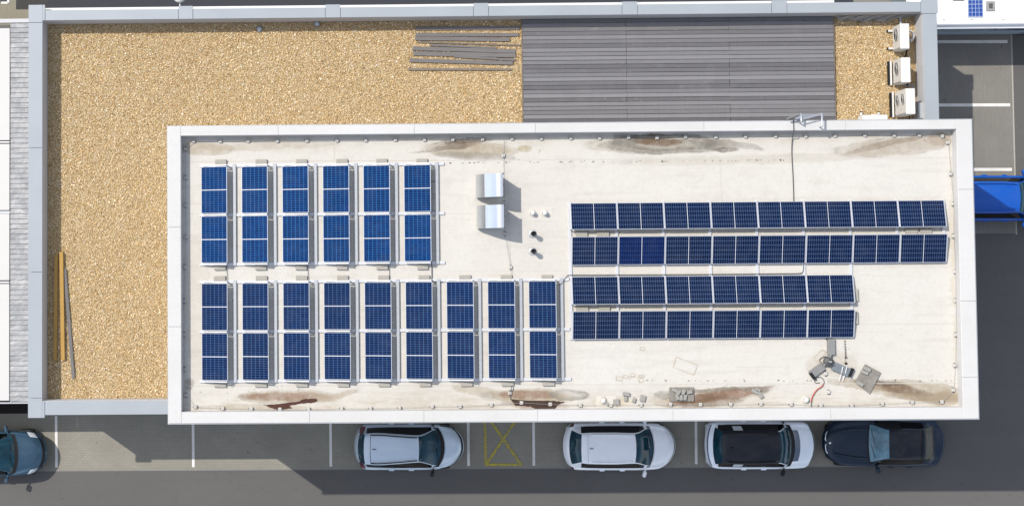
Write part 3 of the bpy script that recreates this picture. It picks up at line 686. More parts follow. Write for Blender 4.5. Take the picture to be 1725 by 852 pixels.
# ------------------------------------------------------------------ ROOF EQUIPMENT
def vent_hood(label, u0, u1, v0, v1):
    zt = ZF + 1.07; p0 = at(u0, v1, ZF); pr = at(u1, v0, zt); pb = at(u1, v1, zt)
    W = pr.x - p0.x; L = pr.y - pb.y
    t = thing('ventilation_hood', label, 'vent hood', (p0.x, (pr.y + pb.y) / 2, ZF), 0, 'curved metal ventilation hoods')
    prof = [(0, .10), (.012 * W, .30)]
    prof += [(.27 * W, .66), (.31 * W, .705)]
    for k in range(9):
        a = k / 8; prof.append((W * (.31 + .69 * a), .705 + .365 * math.sin(a * PI / 2)))
    b = MB(); n = len(prof)
    for y in (-L / 2, L / 2): b.v += [(x, y, z) for x, z in prof]
    for i in range(n - 1): b.f.append((i, i + 1, n + i + 1, n + i)); b.sm.append(i >= 4)
    b.f = [tuple(reversed(f)) if False else f for f in b.f]
    b.build('curved_sheet', M['hood'], t)
    for s in (-1, 1):
        bb = MB(); y = s * (L / 2 - .004); vs = [(x, y, z - .003) for x, z in prof] + [(W * .98, y, .1)]
        c = (W * .55, y, .3); bb.add(vs + [c], [(i, (i + 1) % len(vs), len(vs)) for i in range(len(vs))]); bb.build('side_panel', M['galv'], t)
    MB().box(.02, W * .95, -L / 2 + .03, L / 2 - .03, 0, .12).build('base_curb', M['galv'], t)
    b = MB(); b.box(W - .035, W - .03, -L / 2 + .02, L / 2 - .02, .12, 1.03)
    b.build('outlet_mesh', M['grille'], t)
    for y in (-L / 2 + .02, 0, L / 2 - .02): MB().box(W - .02, W + .035, y - .03, y + .03, .97, 1.03).build('bracket', M['clip'], t)
vent_hood('curved shiny metal ventilation hood, upper one of the pair on the white roof', 801, 847.3, 291.5, 331)
vent_hood('curved shiny metal ventilation hood, lower one of the pair on the white roof', 802.5, 849, 344.5, 383.5)
def pipe(label, u, v, r, h, mat, name='vent_pipe', dome=False):
    q = at(u, v, ZF + h); t = thing(name, label, 'vent pipe', (q.x, q.y, ZF), 0, 'vent pipes on the white roof')
    MB().lathe([(r * 1.7, .003), (r * 1.6, .02), (r, .03)], 18).build('collar', M['membrane'] if dome else M['galv'], t)
    if dome: MB().lathe([(r * .8, 0), (r * .8, h * .55), (r, h * .6), (r * .96, h * .82), (r * .7, h * .96), (0, h)], 20).build('dome_cap', M['white_plastic'], t)
    else:
        MB().lathe([(r * .72, .02), (r * .72, h * .8)], 18).build('pipe', M['black'], t)
        MB().lathe([(r * .8, h * .74), (r, h * .8), (r, h), (r * .62, h), (r * .58, h * .86), (0, h * .86)], 20).build('cap', M['black'], t)
pipe('white domed vent cap, left of the white pair near the hoods', 898, 358.5, .082, .24, None, 'roof_vent', True)
pipe('white domed vent cap, right of the white pair near the hoods', 918.5, 358.5, .082, .24, None, 'roof_vent', True)
pipe('black vent pipe, upper of the black pair below the white caps', 899.5, 393.5, .088, .42, None)
pipe('black vent pipe, lower of the black pair below the white caps', 899.5, 423, .088, .42, None)
pipe('white domed vent cap at bottom parapet beside loose grey bricks', 1016.5, 674.5, .09, .12, None, 'roof_vent', True)
pipe('white domed vent cap at bottom parapet beside the red hose', 1359, 673.5, .09, .12, None, 'roof_vent', True)
# light patches round vents are part of the membrane: extra welded sheets
pm_ = simple('patch', (.69, .655, .59), .65, var=.04, scale=2)
for k, (u, v, w_, h_) in enumerate([(908, 360, 22, 12), (1021, 676, 17, 10)]):
    b = MB(); b.sheet([P2(u - w_, v - h_, ZF), P2(u + w_, v - h_, ZF), P2(u + w_, v + h_, ZF), P2(u - w_, v + h_, ZF)], ZF + .006)
    b.build('membrane_patch', pm_, mem)

# lightning conductor: holders and wire
top = [326, 371, 418, 467, 517, 567.5, 616, 666, 715, 763, 813, 862.5, 912, 961.5, 1010, 1059, 1107, 1155, 1206, 1256, 1306.5, 1357.5, 1407, 1457, 1506.5, 1549]
pts_top = [(u, 238.5 - (u - 326) * .0093 + (random.uniform(-.8, .8))) for u in top] + [(1587.5, 229.5)]
right = [(1597, 240), (1601.5, 293), (1606, 343.5), (1606, 397.5), (1609.5, 457.5), (1610, 506), (1610, 563.5), (1608.5, 615), (1606, 656.5)]
bot = [(1587, 676.5), (1537, 677.5), (1486.5, 680), (1435, 682.5), (1383, 682.5), (1333, 680.5), (1282, 680), (1231, 681), (1180, 681), (1129.5, 681), (1080, 681.5), (1029, 682), (977.5, 682), (927, 680.5), (878.5, 678), (827.5, 681.5), (775, 684), (728, 684.5), (673, 686.5), (624, 687.5), (575.5, 687.5), (519.5, 688.5), (471.5, 689), (423, 688), (375, 687.5), (329, 685)]
left = [(312.5, 251), (312.5, 299.5), (312.5, 346), (313, 399.5), (311.5, 450), (310.5, 507), (310, 563), (311, 622), (313, 665)]
hp = None
def holder(u, v, label, rz):
    global hp
    q = at(u, v, ZF + .05)
    if hp is None:
        o = thing('wire_holder', label, 'wire holder'); hp = o
        MB().bbox(-.062, .062, -.062, .062, 0, .058, .014).build('block', simple('holder_block', (.60, .58, .54), .8, var=.12, scale=8), o)
        MB().box(-.085, -.063, -.03, .03, .0, .04).build('clip', M['clip'], o); MB().box(.063, .085, -.03, .03, .0, .04).build('clip', M['clip'], o)
    else: o = copy_tree(hp, label)
    o['group'] = 'wire holders along the roof parapet'; o['label'] = label
    o.location = (q.x, q.y, ZF + .012); o.rotation_euler = (0, 0, rz + random.gauss(0, .08))
    return q
path = []
for side, pts, txt, rz in (('t', pts_top, 'from the left along the top parapet', 0), ('r', right, 'from the top along the right parapet', PI / 2), ('b', bot, 'from the right along the bottom parapet', 0), ('l', left[::-1], 'from the bottom along the left parapet', PI / 2)):
    for i, (u, v) in enumerate(pts):
        q = holder(u, v, f'small square wire holder block, {ORD[i]} {txt}', rz); path.append((q.x, q.y, ZF + .075 + random.uniform(-.006, .006)))
path.append(path[0])
tag(MB().tube(path, .0055, 5, False).build('lightning_wire', M['wire']), 'thin metal lightning wire running round inside the white parapet', 'wire')
ex = [(848, 262, 'lone wire holder below the top parapet above the hoods'), (849.5, 342, 'wire holder between the two curved hoods'), (850.5, 393.5, 'wire holder at lower right corner of the lower hood'), (860, 450, 'wire holder above the eighth column of the lower array'), (861.5, 654, 'upper of two wire holders stacked under the eighth column'), (859, 661.5, 'lower of two wire holders stacked under the eighth column'), (1396, 660, 'wire holder below the mast stand near the red hose'), (1391, 629, 'wire holder close under the mast stand')]
for u, v, lab in ex: holder(u, v, lab, PI / 2)
def wire(name, label, cat, pix, r, mat, z=.05):
    pp = [at(p[0], p[1], ZF + (p[2] if len(p) > 2 else z)) for p in pix]
    # smooth
    q = []
    for i in range(len(pp) - 1):
        p0, p1, p2, p3 = pp[max(i - 1, 0)], pp[i], pp[i + 1], pp[min(i + 2, len(pp) - 1)]
        for k in range(8):
            t = k / 8; q.append(.5 * ((2 * p1) + (p2 - p0) * t + (2 * p0 - 5 * p1 + 4 * p2 - p3) * t * t + (3 * p1 - p0 - 3 * p2 + p3) * t ** 3))
    q.append(pp[-1]); return tag(MB().tube(q, r, 6).build(name, mat), label, cat)
wire('lightning_wire', 'thin branch wire running down past both curved hoods', 'wire', [(849, 236), (848, 262, .075), (849, 290), (850.5, 342, .075), (851, 393, .075), (860, 450, .075), (862, 468)], .006, M['wire'])
wire('lightning_wire', 'short branch wire from the lower array down to bottom parapet', 'wire', [(862, 640), (861.5, 654, .075), (859, 661, .075), (860, 672)], .01, M['cable'])
wire('cable', 'dark cable running from the steel ladder top down to the long panel rows', 'cable', [(1336.5, 200, .45), (1337, 214, .45), (1337, 222, .44), (1335, 232, .1), (1334, 245, .05), (1334, 262, .03), (1336, 300, .03), (1337, 330, .03), (1337, 345, .05)], .016, M['cable'])
wire('cable', 'black cable looping from the lower array along the gap of the long rows', 'cable', [(936, 480, .1), (944, 479, .1), (950, 472, .06), (955, 465, .06), (962, 463.4, .06), (1000, 463.2, .06), (1150, 462.4, .06), (1300, 461, .06), (1345, 460.5, .06), (1352, 458, .06), (1353.5, 452, .06), (1353.5, 443, .06)], .014, M['cable'])
wire('cable', 'black cable running down between upper and lower arrays by the sixth column', 'cable', [(727, 440, .06), (727.5, 460, .04), (727.5, 471, .06), (731, 474, .06), (745, 474.5, .06)], .014, M['cable'])
for u, w_ in ((383, 'first'), (519.5, 'third'), (656.5, 'fifth')):
    wire('cable', f'short black cable between the arrays at the {w_} column', 'cable', [(u - 1, 442, .08), (u - .5, 458, .03), (u, 476, .08)], .008, M['cable'])
# ladder head over the parapet
lad = thing('roof_ladder', 'grey steel ladder head reaching over the top parapet beside the dark cable', 'ladder', (*P2(1367, 200, ZU), ZU))
lx, ly = lad.location.x, lad.location.y
def lp(u, v, z): q = at(u, v, z); return (q.x - lx, q.y - ly, z - ZU)
for uu, v0, v1 in ((1350, 191.5, 205), (1385, 191, 213)):
    z = ZU + .30; a = lp(uu, v0, z); c = lp(uu, v1, z)
    MB().tube([(a[0], a[1], -1.4), (a[0], a[1], a[2] - .05), (a[0], a[1] - .03, a[2]), c], .034, 8).build('stringer', M['steel'], lad)
    MB().tube([c, (c[0], c[1], .0)], .022, 8).build('handrail_foot', M['steel'], lad)
MB().tube([lp(1352, 201, ZU + .3), lp(1384, 192.5, ZU + .3)], .022, 8).build('brace', M['steel'], lad)
for z in (-.25, -.55, -.85, -1.15): MB().tube([lp(1350, 191.5, ZU + .3)[:2] + (z,), lp(1385, 191, ZU + .3)[:2] + (z,)], .018, 6).build('rung', M['steel'], lad)
MB().tube([lp(1328, 201, ZU + .2), lp(1346, 195, ZU + .35)], .03, 8).build('bracket', M['clip'], lad)
b = MB(); b.box(lp(1338, 0, ZU + .3)[0], lp(1349, 0, ZU + .3)[0], UY1 + .04 - ly, UY1 + .14 - ly, .1, .14); b.build('gusset', M['steel'], lad)
# mast stand on the right
def p6(x, y, z=ZF): return at(1330 + x / 6.555, 560 + y / 6.555, z)
hub = p6(432, 318, ZF + .15)
mast = thing('mast_stand', 'small mast stand with three grey concrete feet below the bottom long row', 'mast stand', (hub.x, hub.y, ZF))
def foot(cx, cy, l_, w_, ang, mat, z0=.0):
    q = p6(cx, cy, ZF + .12); Mx = Matrix.Translation((q.x - hub.x, q.y - hub.y, z0)) @ Matrix.Rotation(ang, 4, 'Z')
    MB().bbox(-l_ / 2, l_ / 2, -w_ / 2, w_ / 2, 0, .12, .012, Mx).build('concrete_foot', mat, mast)
k = 1 / 6.555 / 47.2
foot(465, 158, 175 * k, 82 * k, PI / 2, M['footgrey']); foot(308, 418, 165 * k, 85 * k, R(36), M['footgrey']); foot(575, 405, 190 * k, 95 * k, R(-24), M['footblue'])
MB().lathe([(.14, .02), (.17, .06), (.17, .16), (.12, .20), (.05, .21), (.04, .25), (0, .25)], 18).build('hub', M['clip'], mast)
for (x, y) in ((455, 240), (375, 365), (495, 360)):
    q = p6(x, y, ZF + .12); MB().tube([(0, 0, .15), (q.x - hub.x, q.y - hub.y, .14)], .035, 8).build('arm', M['footgrey'], mast)
MB().tube([(0, 0, .2), (0, 0, .42)], .03, 10).build('mast_tube', M['galv'], mast)
b = MB(); q0 = p6(455, 66); b.box(q0.x - hub.x - .17, q0.x - hub.x + .02, q0.y - hub.y - .04, q0.y - hub.y + .05, .02, .10); b.build('end_block', M['black'], mast)
q = p6(655, 430); Mx = Matrix.Translation((q.x - hub.x, q.y - hub.y, 0)) @ Matrix.Rotation(R(-24), 4, 'Z'); MB().bbox(.0, .1, -.16, .16, .01, .15, .01, Mx).build('end_block', M['black'], mast)
q = p6(252, 468); Mx = Matrix.Translation((q.x - hub.x, q.y - hub.y, 0)) @ Matrix.Rotation(R(36), 4, 'Z'); MB().bbox(-.08, .02, -.13, .13, .01, .13, .01, Mx).build('end_block', M['black'], mast)
wire('loose_cable', 'thin dark cable coiled in a loop beneath the mast stand', 'cable', [(1330 + x / 6.555, 560 + y / 6.555, .03) for x, y in [(375, 350), (330, 300), (390, 265), (450, 275), (470, 320), (420, 350), (380, 320), (410, 285), (460, 300)]], .012, M['cable'])
for (x0, y0, x1, y1, lab) in [(552, 532, 592, 372, 'white rod leaning across the blue grey foot, left of two'), (590, 535, 634, 378, 'white rod leaning across the blue grey foot, right of two')]:
    a, c = p6(x0, y0, ZF + .03), p6(x1, y1, ZF + .17); tag(MB().tube([a, c], .017, 8).build('white_rod', M['white_plastic']), lab, 'rod', 'white rods by the mast stand')
dp = []
b = MB(); a0 = p6(610, 85, ZF); 
ch = thing('drag_chain', 'dashed black cable chain hanging down from the bottom long row', 'cable chain', (a0.x, a0.y, ZF))
for i, y in enumerate([95, 125, 152, 176, 195, 216, 235, 255]):
    q = p6(610 + i * 1.2, y); b.box(q.x - a0.x - .026, q.x - a0.x + .026, q.y - a0.y - .010, q.y - a0.y + .010, .015, .04)
for y in (274, 333, 342): q = p6(620, y); b.box(q.x - a0.x - .038, q.x - a0.x + .038, q.y - a0.y - .018, q.y - a0.y + .018, .015, .05)
b.build('link', M['black'], ch)
a, c = p6(610, 85), p6(622, 350); MB().tube([(a.x - a0.x, a.y - a0.y, .012), (c.x - a0.x, c.y - a0.y, .012)], .005, 5).build('cord', M['clip'], ch)
wire('hose', 'red hose curving from the coiled wire to the bottom parapet', 'hose', [(1330 + x / 6.555, 560 + y / 6.555) for x, y in [(240, 765), (250, 715), (275, 665), (310, 625), (348, 600), (372, 572)]], .02, M['red'], .04)
wire('loose_cable', 'thin black wire coil at the upper end of the red hose', 'cable', [(1330 + x / 6.555, 560 + y / 6.555) for x, y in [(372, 572), (382, 540), (360, 500), (325, 490), (290, 505), (275, 535), (295, 555), (335, 550)]], .011, M['cable'], .03)
wire('cable', 'thin dark cable from the red hose end over the bottom parapet edge', 'cable', [(1330 + 240 / 6.555, 560 + 765 / 6.555), (1367, 683), (1367.5, 690)], .014, M['cable'], .03)
q = [p6(x, y, ZF + .06) for x, y in ((838, 348), (1010, 440), (886, 677), (726, 543))]
cx = sum(p.x for p in q) / 4; cyy = sum(p.y for p in q) / 4
o = MB().prism([(p.x - cx, p.y - cyy) for p in q], 0, .05).build('paving_slab', M['slabdark']); o.location = (cx, cyy, ZF + .012); tag(o, 'large tilted weathered slab right of the mast stand', 'slab')
def brick(cx, cy_, ang, label, w_=.20, l_=.12, z=0, org=(1000, 580), sc=5.39, h=.07, mat='brick'):
    p = at(org[0] + cx / sc, org[1] + cy_ / sc, ZF + z + h)
    o = MB().bbox(-w_ / 2, w_ / 2, -l_ / 2, l_ / 2, 0, h, .008).build('brick', M[mat]); o.location = (p.x, p.y, ZF + z + .012); o.rotation_euler = (0, 0, R(ang))
    return tag(o, label, 'brick', 'loose grey bricks on the roof')
for (x, y, a, lab) in [(862, 405, -25, 'small brick on the tilted slab, nearest its top corner'), (836, 440, -20, 'small brick in the middle of the tilted slab'), (782, 565, -30, 'small brick at the lower left corner of the tilted slab')]:
    brick(x, y, a, lab, .24, .12, .055, (1330, 560), 6.555)
p = at(1000 + 800 / 5.39, 580 + 452 / 5.39, ZF + .05); o = MB().bbox(-.43, .43, -.25, .25, 0, .05, .008).build('paving_slab', M['slabdark']); o.location = (p.x, p.y, ZF + .012); tag(o, 'dark rectangular slab by bottom parapet with bricks piled on it', 'slab')
for (x, y, a, lab) in [(738, 415, -22, 'brick at the top left corner of the dark slab pile'), (771, 437, 55, 'slanted brick second from the left on the dark slab'), (818, 432, 65, 'steeply slanted brick in the top middle of the dark slab'), (873, 432, 12, 'brick at the top right corner of the dark slab pile'), (760, 478, -70, 'upright brick at the lower left of the dark slab pile'), (795, 482, 88, 'upright brick at the lower middle of the dark slab pile'), (832, 480, 80, 'upright brick right of the lower middle on the dark slab')]:
    brick(x, y, a, lab, .19, .115, .062 + random.uniform(0, .012))
for (x, y, a, lab, w_, l_) in [(1466, 425, -24, 'left brick of the small heap right of the dark slab', .22, .14), (1515, 457, -55, 'right brick of the small heap right of the dark slab', .24, .14), (1492, 412, -35, 'upper brick of the small heap right of the dark slab', .18, .11), (298, 450, -8, 'topmost brick of the scattered group left of the dark slab', .24, .13), (293, 492, 88, 'upright brick under the topmost brick of the scattered group', .17, .11), (368, 506, 68, 'small slanted brick in the middle of the scattered group', .17, .11), (447, 488, 78, 'large square brick at the right of the scattered group', .22, .19), (208, 522, 5, 'large square brick at lower left of the scattered group', .21, .20), (120, 536, -38, 'dark brick touching the white domed vent cap', .16, .12)]:
    brick(x, y, a, lab, w_, l_)

# ------------------------------------------------------------------ AC units
def ac(label, uf, u0, u1, v0, v1, zt, fans, rail=False):
    ztop = zt; q0 = at(u0, v1, ztop); q1 = at(u1, v0, ztop)
    x0, x1, y0, y1 = q0.x, q1.x, q0.y, q1.y; D = x1 - x0; L = y1 - y0; hh = ztop - ZG
    t = thing('air_conditioner', label, 'air conditioner', ((x0 + x1) / 2, (y0 + y1) / 2, ZG), 0, 'white air conditioner units on the gravel')
    z0 = .14
    MB().bbox(-D / 2, D / 2, -L / 2, L / 2, z0, hh, .015).build('casing', M['ac'], t)
    MB().box(-D / 2 - .012, -D / 2 - .001, -L / 2 + .02, L / 2 - .02, z0 + .02, hh - .02).build('front_panel', M['ac_front'], t)
    fy = L / 2 - .36; nz = fans; fh = (hh - z0) / nz
    for k in range(nz):
        zc_ = z0 + fh * (k + .5); rr = min(.25, fh * .38)
        Mx = Matrix.Translation((-D / 2 - .013, fy, zc_)) @ Matrix.Rotation(-PI / 2, 4, 'Y')
        g_o = MB().lathe([(0, -.0), (rr, 0.0), (rr, .004), (0, .004)], 28, Mx).build('fan_recess_shade_disc', M['grille'], t)  # flat disc, the recess's shade put into its dark colour
        bb = MB()
        for q in (1.0,):
            ring = [(-D / 2 - .03, fy + rr * q * math.cos(a), zc_ + rr * q * math.sin(a)) for a in [2 * PI * i / 24 for i in range(25)]]
            bb.tube(ring, .004 if q < 1 else .012, 5, False)
        for a in range(3): bb.tube([(-D / 2 - .03, fy, zc_), (-D / 2 - .03, fy + rr * math.cos(a * PI / 4), zc_ + rr * math.sin(a * PI / 4))], .005, 4)
        bb.build('fan_guard', M['ac'], g_o)
        bb = MB()
        for a in range(3):
            Mb = Mx @ Matrix.Rotation(a * 2 * PI / 3, 4, 'Z'); bb.box(.03, rr * .9, -.07, .07, .005, .008, Mb)
        bb.build('fan_blade', M['footgrey'], g_o)
    MB().box(-D / 2 - .02, -D / 2 - .0125, -L / 2 + .03, -L / 2 + .06, z0 + .03, hh - .03).build('panel_joint', M['footgrey'], t)
    if rail:
        MB().bbox(-D / 2 - .11, -D / 2 - .05, -L / 2, L / 2, .02, .14, .005).build('base_rail', M['ac'], t)
        MB().box(-D / 2 - .19, -D / 2 - .112, -L / 2 + .03, L / 2 - .02, .02, .10).build('rail_shadow_strip', M['black'], t)  # black box standing in for the rail's shadow on the gravel
    for s in (() if rail else (-1, 1)):
        y = s * (L / 2 - .14)
        MB().bbox(-D / 2 - .17, D / 2 + .06, y - .035, y + .035, .05, .13, .005).build('support_foot', M['ac'], t)
        MB().box(-D / 2 - .20, -D / 2 - .171, y - .04, y + .04, .03, .14).build('foot_cap', M['black'], t)
    pth = [(D / 2, -L / 2 + .12, .35), (D / 2 + .12, -L / 2 + .1, .32), (D / 2 + .16, -L / 2 - .1, .15), (D / 2 + .1, -L / 2 - .3, .06)]
    MB().tube(pth, .03, 8).build('refrigerant_pipe', M['black'], t)
    return t
ac('white air conditioner with one fan, topmost of the three by the right parapet', 1504.7, 1517.5, 1531.5, 40, 82.5, 4.88, 1)
ac('white air conditioner with one fan, middle of the three by the right parapet', 1504.7, 1519, 1533.5, 97, 139, 4.92, 1, True)
ac('taller white air conditioner with two stacked fans, lowest by the right parapet', 1507.6, 1527, 1541.5, 149, 192.5, 5.18, 2, True)
t = ac('white air conditioner mostly hidden behind the top parapet of the white roof', 1460, 1468, 1482, 176, 218, 4.62, 1)
t.rotation_euler = (0, 0, -PI / 2); q = at(1474.5, 201.5, 4.62); t.location = (q.x, q.y, ZG)
# hose disc behind the top unit
hs = [at(1532 + 6.5 * math.cos(a), 61 + 8.5 * math.sin(a), ZG + .35) for a in [(-80 + i * 16) * PI / 180 for i in range(11)]]
tag(MB().tube(hs, .055, 10).build('insulated_pipe', M['ac_front']), 'pale insulated pipe bending behind the topmost air conditioner', 'pipe')
hs = [at(u, v, ZG + z) for u, v, z in [(1518, 141, .2), (1524, 143, .15), (1530, 146, .2), (1536, 143, .3), (1541, 150, .3)]]
tag(MB().tube(hs, .05, 10).build('insulated_pipe', M['footgrey']), 'grey insulated pipe between the middle and lowest air conditioners', 'pipe')
hs = [at(1517, 28, ZG + .12), at(1517, 36, ZG + .12), at(1518, 44, ZG + .2)]
tag(MB().tube(hs, .05, 8).build('insulated_pipe', M['galv']), 'short grey pipe from crumpled sheet to the topmost air conditioner', 'pipe')
q = at(1546.5, 187, ZG + .5); o = MB().bbox(-.02, .16, -.3, .3, 0, .55, .01).build('meter_box', M['galv']); o.location = (JX1 - .165, q.y, ZG + .1); tag(o, 'grey metal box on the inner face of the right parapet', 'metal box')
# crumpled membrane sheet under the top parapet
bm = bmesh.new(); nx, ny = 46, 8
grid = []
for i in range(nx + 1):
    rowv = []
    for j in range(ny + 1):
        f = i / nx; u = 1407 + 131 * f
        dep = 3 + 7 * math.sin(PI * min(1, f * 1.15)) ** .6 + 1.3 * math.sin(f * 23) if f < .97 else 3
        v = 27 + dep * j / ny
        p = at(u, v, ZG + .08); zz = ZG + .05 + .05 * math.sin(f * 37 + j) + random.uniform(0, .07) + .28 * (1 - j / ny)
        rowv.append(bm.verts.new((p.x, min(p.y, JY1 - .02), zz)))
    grid.append(rowv)
for i in range(nx):
    for j in range(ny): bm.faces.new((grid[i][j], grid[i][j + 1], grid[i + 1][j + 1], grid[i + 1][j]))
me = bpy.data.meshes.new('membrane_sheet'); bm.to_mesh(me); bm.free(); me.materials.append(M['foil'])
o = bpy.data.objects.new('membrane_sheet', me); COL.objects.link(o); tag(o, 'crumpled grey membrane sheet along the top parapet right of the deck', 'membrane sheet')

# ------------------------------------------------------------------ carport on the left
ZC = 2.9
cpx = LX0 - .02; cx0 = at(17, 350, ZC).x; cy0, cy1 = at(30, 676.5, ZC).y, at(30, 39, ZC).y
car_p = thing('carport', 'long carport with corrugated metal strip and white roof panels along left wall', 'carport', (cx0, (cy0 + cy1) / 2, 0))
ox, oy = cx0, (cy0 + cy1) / 2
b = MB(); vs = []; yy = []; per = .196; k = 0; y = cy0
while y < cy1:
    h_ = random.uniform(.018, .034); yy += [(y, 0), (min(y + per * .12, cy1), h_), (min(y + per * .55, cy1), h_ * .62), (min(y + per - .004, cy1), .002)]; y += per
for (y, h_) in yy:
    for q in range(7):
        f = q / 6; vs.append((.01 + (cpx - ox - .01) * f, y - oy, ZC + h_ + .006 * math.sin(y * 2.3 + f * 4) + .004 * math.sin(f * 9 + y * 7)))
n = len(yy) - 1
b.add(vs, [(i_ * 7 + q, i_ * 7 + q + 1, i_ * 7 + q + 8, i_ * 7 + q + 7) for i_ in range(n) for q in range(6)], False)
b.build('corrugated_roof', M['corr'], car_p)
vj = [45, 239.5, 357, 475, 677.5]
for k in range(4):
    y1 = at(8, vj[k], ZC + .05).y - .07; y0 = at(8, vj[k + 1], ZC + .05).y + .07
    MB().bbox(-6, -.01, y0 - oy, y1 - oy, ZC - .02, ZC + .05, .01).build('roof_panel', simple('roof_panel_white', (.66, .65, .63), .6, var=.04, scale=.8), car_p)
for k, v in enumerate(vj[:-1]):
    y = at(8, v, ZC).y; MB().box(-6, -.02, y - .06 - oy, y + .06 - oy, ZC - .06, ZC - .03).build('gutter', M['clip'] if k != 2 else M['galv'], car_p)
    if k in (1, 3): MB().box(-6, -.02, y - .03 - oy, y + .025 - oy, ZC - .029, ZC + .04).build('joint_strip', M['white_plastic'], car_p)
MB().box(-6, cpx - ox, cy1 + .01 - oy, cy1 + .16 - oy, ZC - .1, ZC + .02).build('edge_gutter', M['lining'], car_p)
MB().box(-6, cpx - ox, cy0 - .06 - oy, cy0 - .01 - oy, ZC - .14, ZC + .04).build('fascia', M['galv'], car_p)
for y in (cy0 + .3, (cy0 + cy1) / 2, cy1 - .3):
    MB().box(-.1, 0, y - .05 - oy, y + .05 - oy, 0, ZC - .11).build('post', M['galv'], car_p)

# ------------------------------------------------------------------ CARS
def pchip(xs_, ys_, x):
    n = len(xs_); h = [xs_[i + 1] - xs_[i] for i in range(n - 1)]; d = [(ys_[i + 1] - ys_[i]) / h[i] for i in range(n - 1)]; m = [d[0]] + [0] * (n - 2) + [d[-1]]
    for i in range(1, n - 1):
        if d[i - 1] * d[i] > 0: w1, w2 = 2 * h[i] + h[i - 1], h[i] + 2 * h[i - 1]; m[i] = (w1 + w2) / (w1 / d[i - 1] + w2 / d[i])
    i = max(0, min(n - 2, next((k for k in range(n - 1) if x <= xs_[k + 1]), n - 2)))
    t = (x - xs_[i]) / h[i]
    return (2 * t ** 3 - 3 * t * t + 1) * ys_[i] + (t ** 3 - 2 * t * t + t) * h[i] * m[i] + (-2 * t ** 3 + 3 * t * t) * ys_[i + 1] + (t ** 3 - t * t) * h[i] * m[i + 1]
def build_car(label, L, keys, bow, cuts, mats, loc, rz, opts):
    """keys: f -> (wmax, zbelt, wbelt, ztop, wtop); cuts: rw0 rw1 ws0 ws1 cowl side0 side1"""
    t = thing('parked_car', label, 'car', loc, rz)
    fs = sorted(keys); cols = list(zip(*[keys[f] for f in fs]))
    st = set(fs) | {cuts[k] for k in cuts}
    for q in opts.get('extra', []): st |= {q[0], q[1]}
    grid_ = [i / 64 for i in range(65)] + [.004, .01, .02, .98, .99, .996]
    for q in grid_:
        if min(abs(q - s) for s in st) > .004: st.add(q)
    st = sorted(st); bf = sorted(bow); bv = [bow[f] for f in bf]
    wheels = opts.get('wheels', (.185, .80)); wr = .325
    V = []; NC = 0
    def section(f):
        wm, zb, wb, zt, wt = [pchip(fs, c, f) for c in cols]
        p = [(0, zt), (.3 * wt, zt - .004), (.6 * wt, zt - .014), (.85 * wt, zt - .028), (wt, zt - .048)]
        z3 = zt - .048; dz = z3 - zb
        def G(a, o): return (wt + (wb - wt) * a + o, z3 - dz * a)
        p += [G(.10, .012), G(.35, .018), G(.65, .018), G(.93, .006), (wb, zb)]
        p += [(wb + (wm - wb) * .6, zb - .018), (wm, zb - .085), (wm + .012, (zb + .5) / 2), (wm, .50), (wm * .985, .36), (wm * .95, .22)]
        x = (f - .5) * L
        out = []
        for j, (y, z) in enumerate(p):
            if j >= 12:
                for wf in wheels:
                    dxw = x - (wf - .5) * L
                    if abs(dxw) < wr + .05 and j >= 13: z = max(z, math.sqrt(max(0, (wr + .05) ** 2 - dxw ** 2)) + .33 - (.0 if j == 15 else -.01 * (15 - j)))
            q = min(1, y / max(keys[fs[len(fs) // 2]][0], .1))
            out.append((x - pchip(bf, bv, f) * q ** 2.3, y, z))
        return out
    S = [section(f) for f in st]; NC = len(S[0])
    def region(i, j):
        f = (st[i] + st[i + 1]) / 2
        for (f0, f1, j0, j1, nm, mk) in opts.get('extra', []):
            if f0 <= f <= f1 and j0 <= j < j1: return nm, mk
        if j < 4:
            if f < cuts['rw0']: return 'boot_lid', mats['body']
            if f < cuts['rw1']: return 'rear_window', mats.get('rear', 'glass')
            if f < cuts['ws0']: return 'roof', mats['roof']
            if f < cuts['ws1']: return 'windscreen', mats.get('screen', 'glass')
            if f < cuts['cowl']: return 'cowl', 'black'
            return 'bonnet', mats['body']
        if j == 4: 
            return ('roof', mats['roof']) if cuts['rw0'] < f < cuts['ws0'] else (('cowl', 'black') if cuts['ws1'] <= f < cuts['cowl'] else ('body', mats['body']))
        if j < 8 and cuts['side0'] < f < cuts['side1']: return 'side_window', 'glass_dark'
        if j < 9 and cuts['ws1'] - .01 <= f < cuts['cowl'] and j < 7: return 'cowl', 'black'
        if j >= 14: return 'sill', 'black'
        return 'body', mats['body']
    parts = {}
    for sgn in (1, -1):
        for i in range(len(st) - 1):
            for j in range(NC - 1):
                nm, mk = region(i, j)
                side = sgn if nm in ('side_window', 'headlight', 'tail_light', 'fog_strip', 'pillar') else 0
                parts.setdefault((nm, mk, side), []).append((i, j, sgn))
    for (nm, mk, side), fl in parts.items():
        vm = {}; vs = []; fcs = []
        def vid(i, j, sgn):
            k_ = (i, j, 1 if j == 0 else sgn)
            if k_ not in vm:
                x, y, z = S[i][j]; vm[k_] = len(vs); vs.append((x, y * sgn, z))
            return vm[k_]
        for i, j, sgn in fl:
            q = [vid(i, j, sgn), vid(i + 1, j, sgn), vid(i + 1, j + 1, sgn), vid(i, j + 1, sgn)]
            fcs.append(tuple(q[::-1] if sgn > 0 else q))
        b = MB(); b.add(vs, fcs, True); ob = b.build(nm, M[mk], t)
        if nm == 'body': body = ob
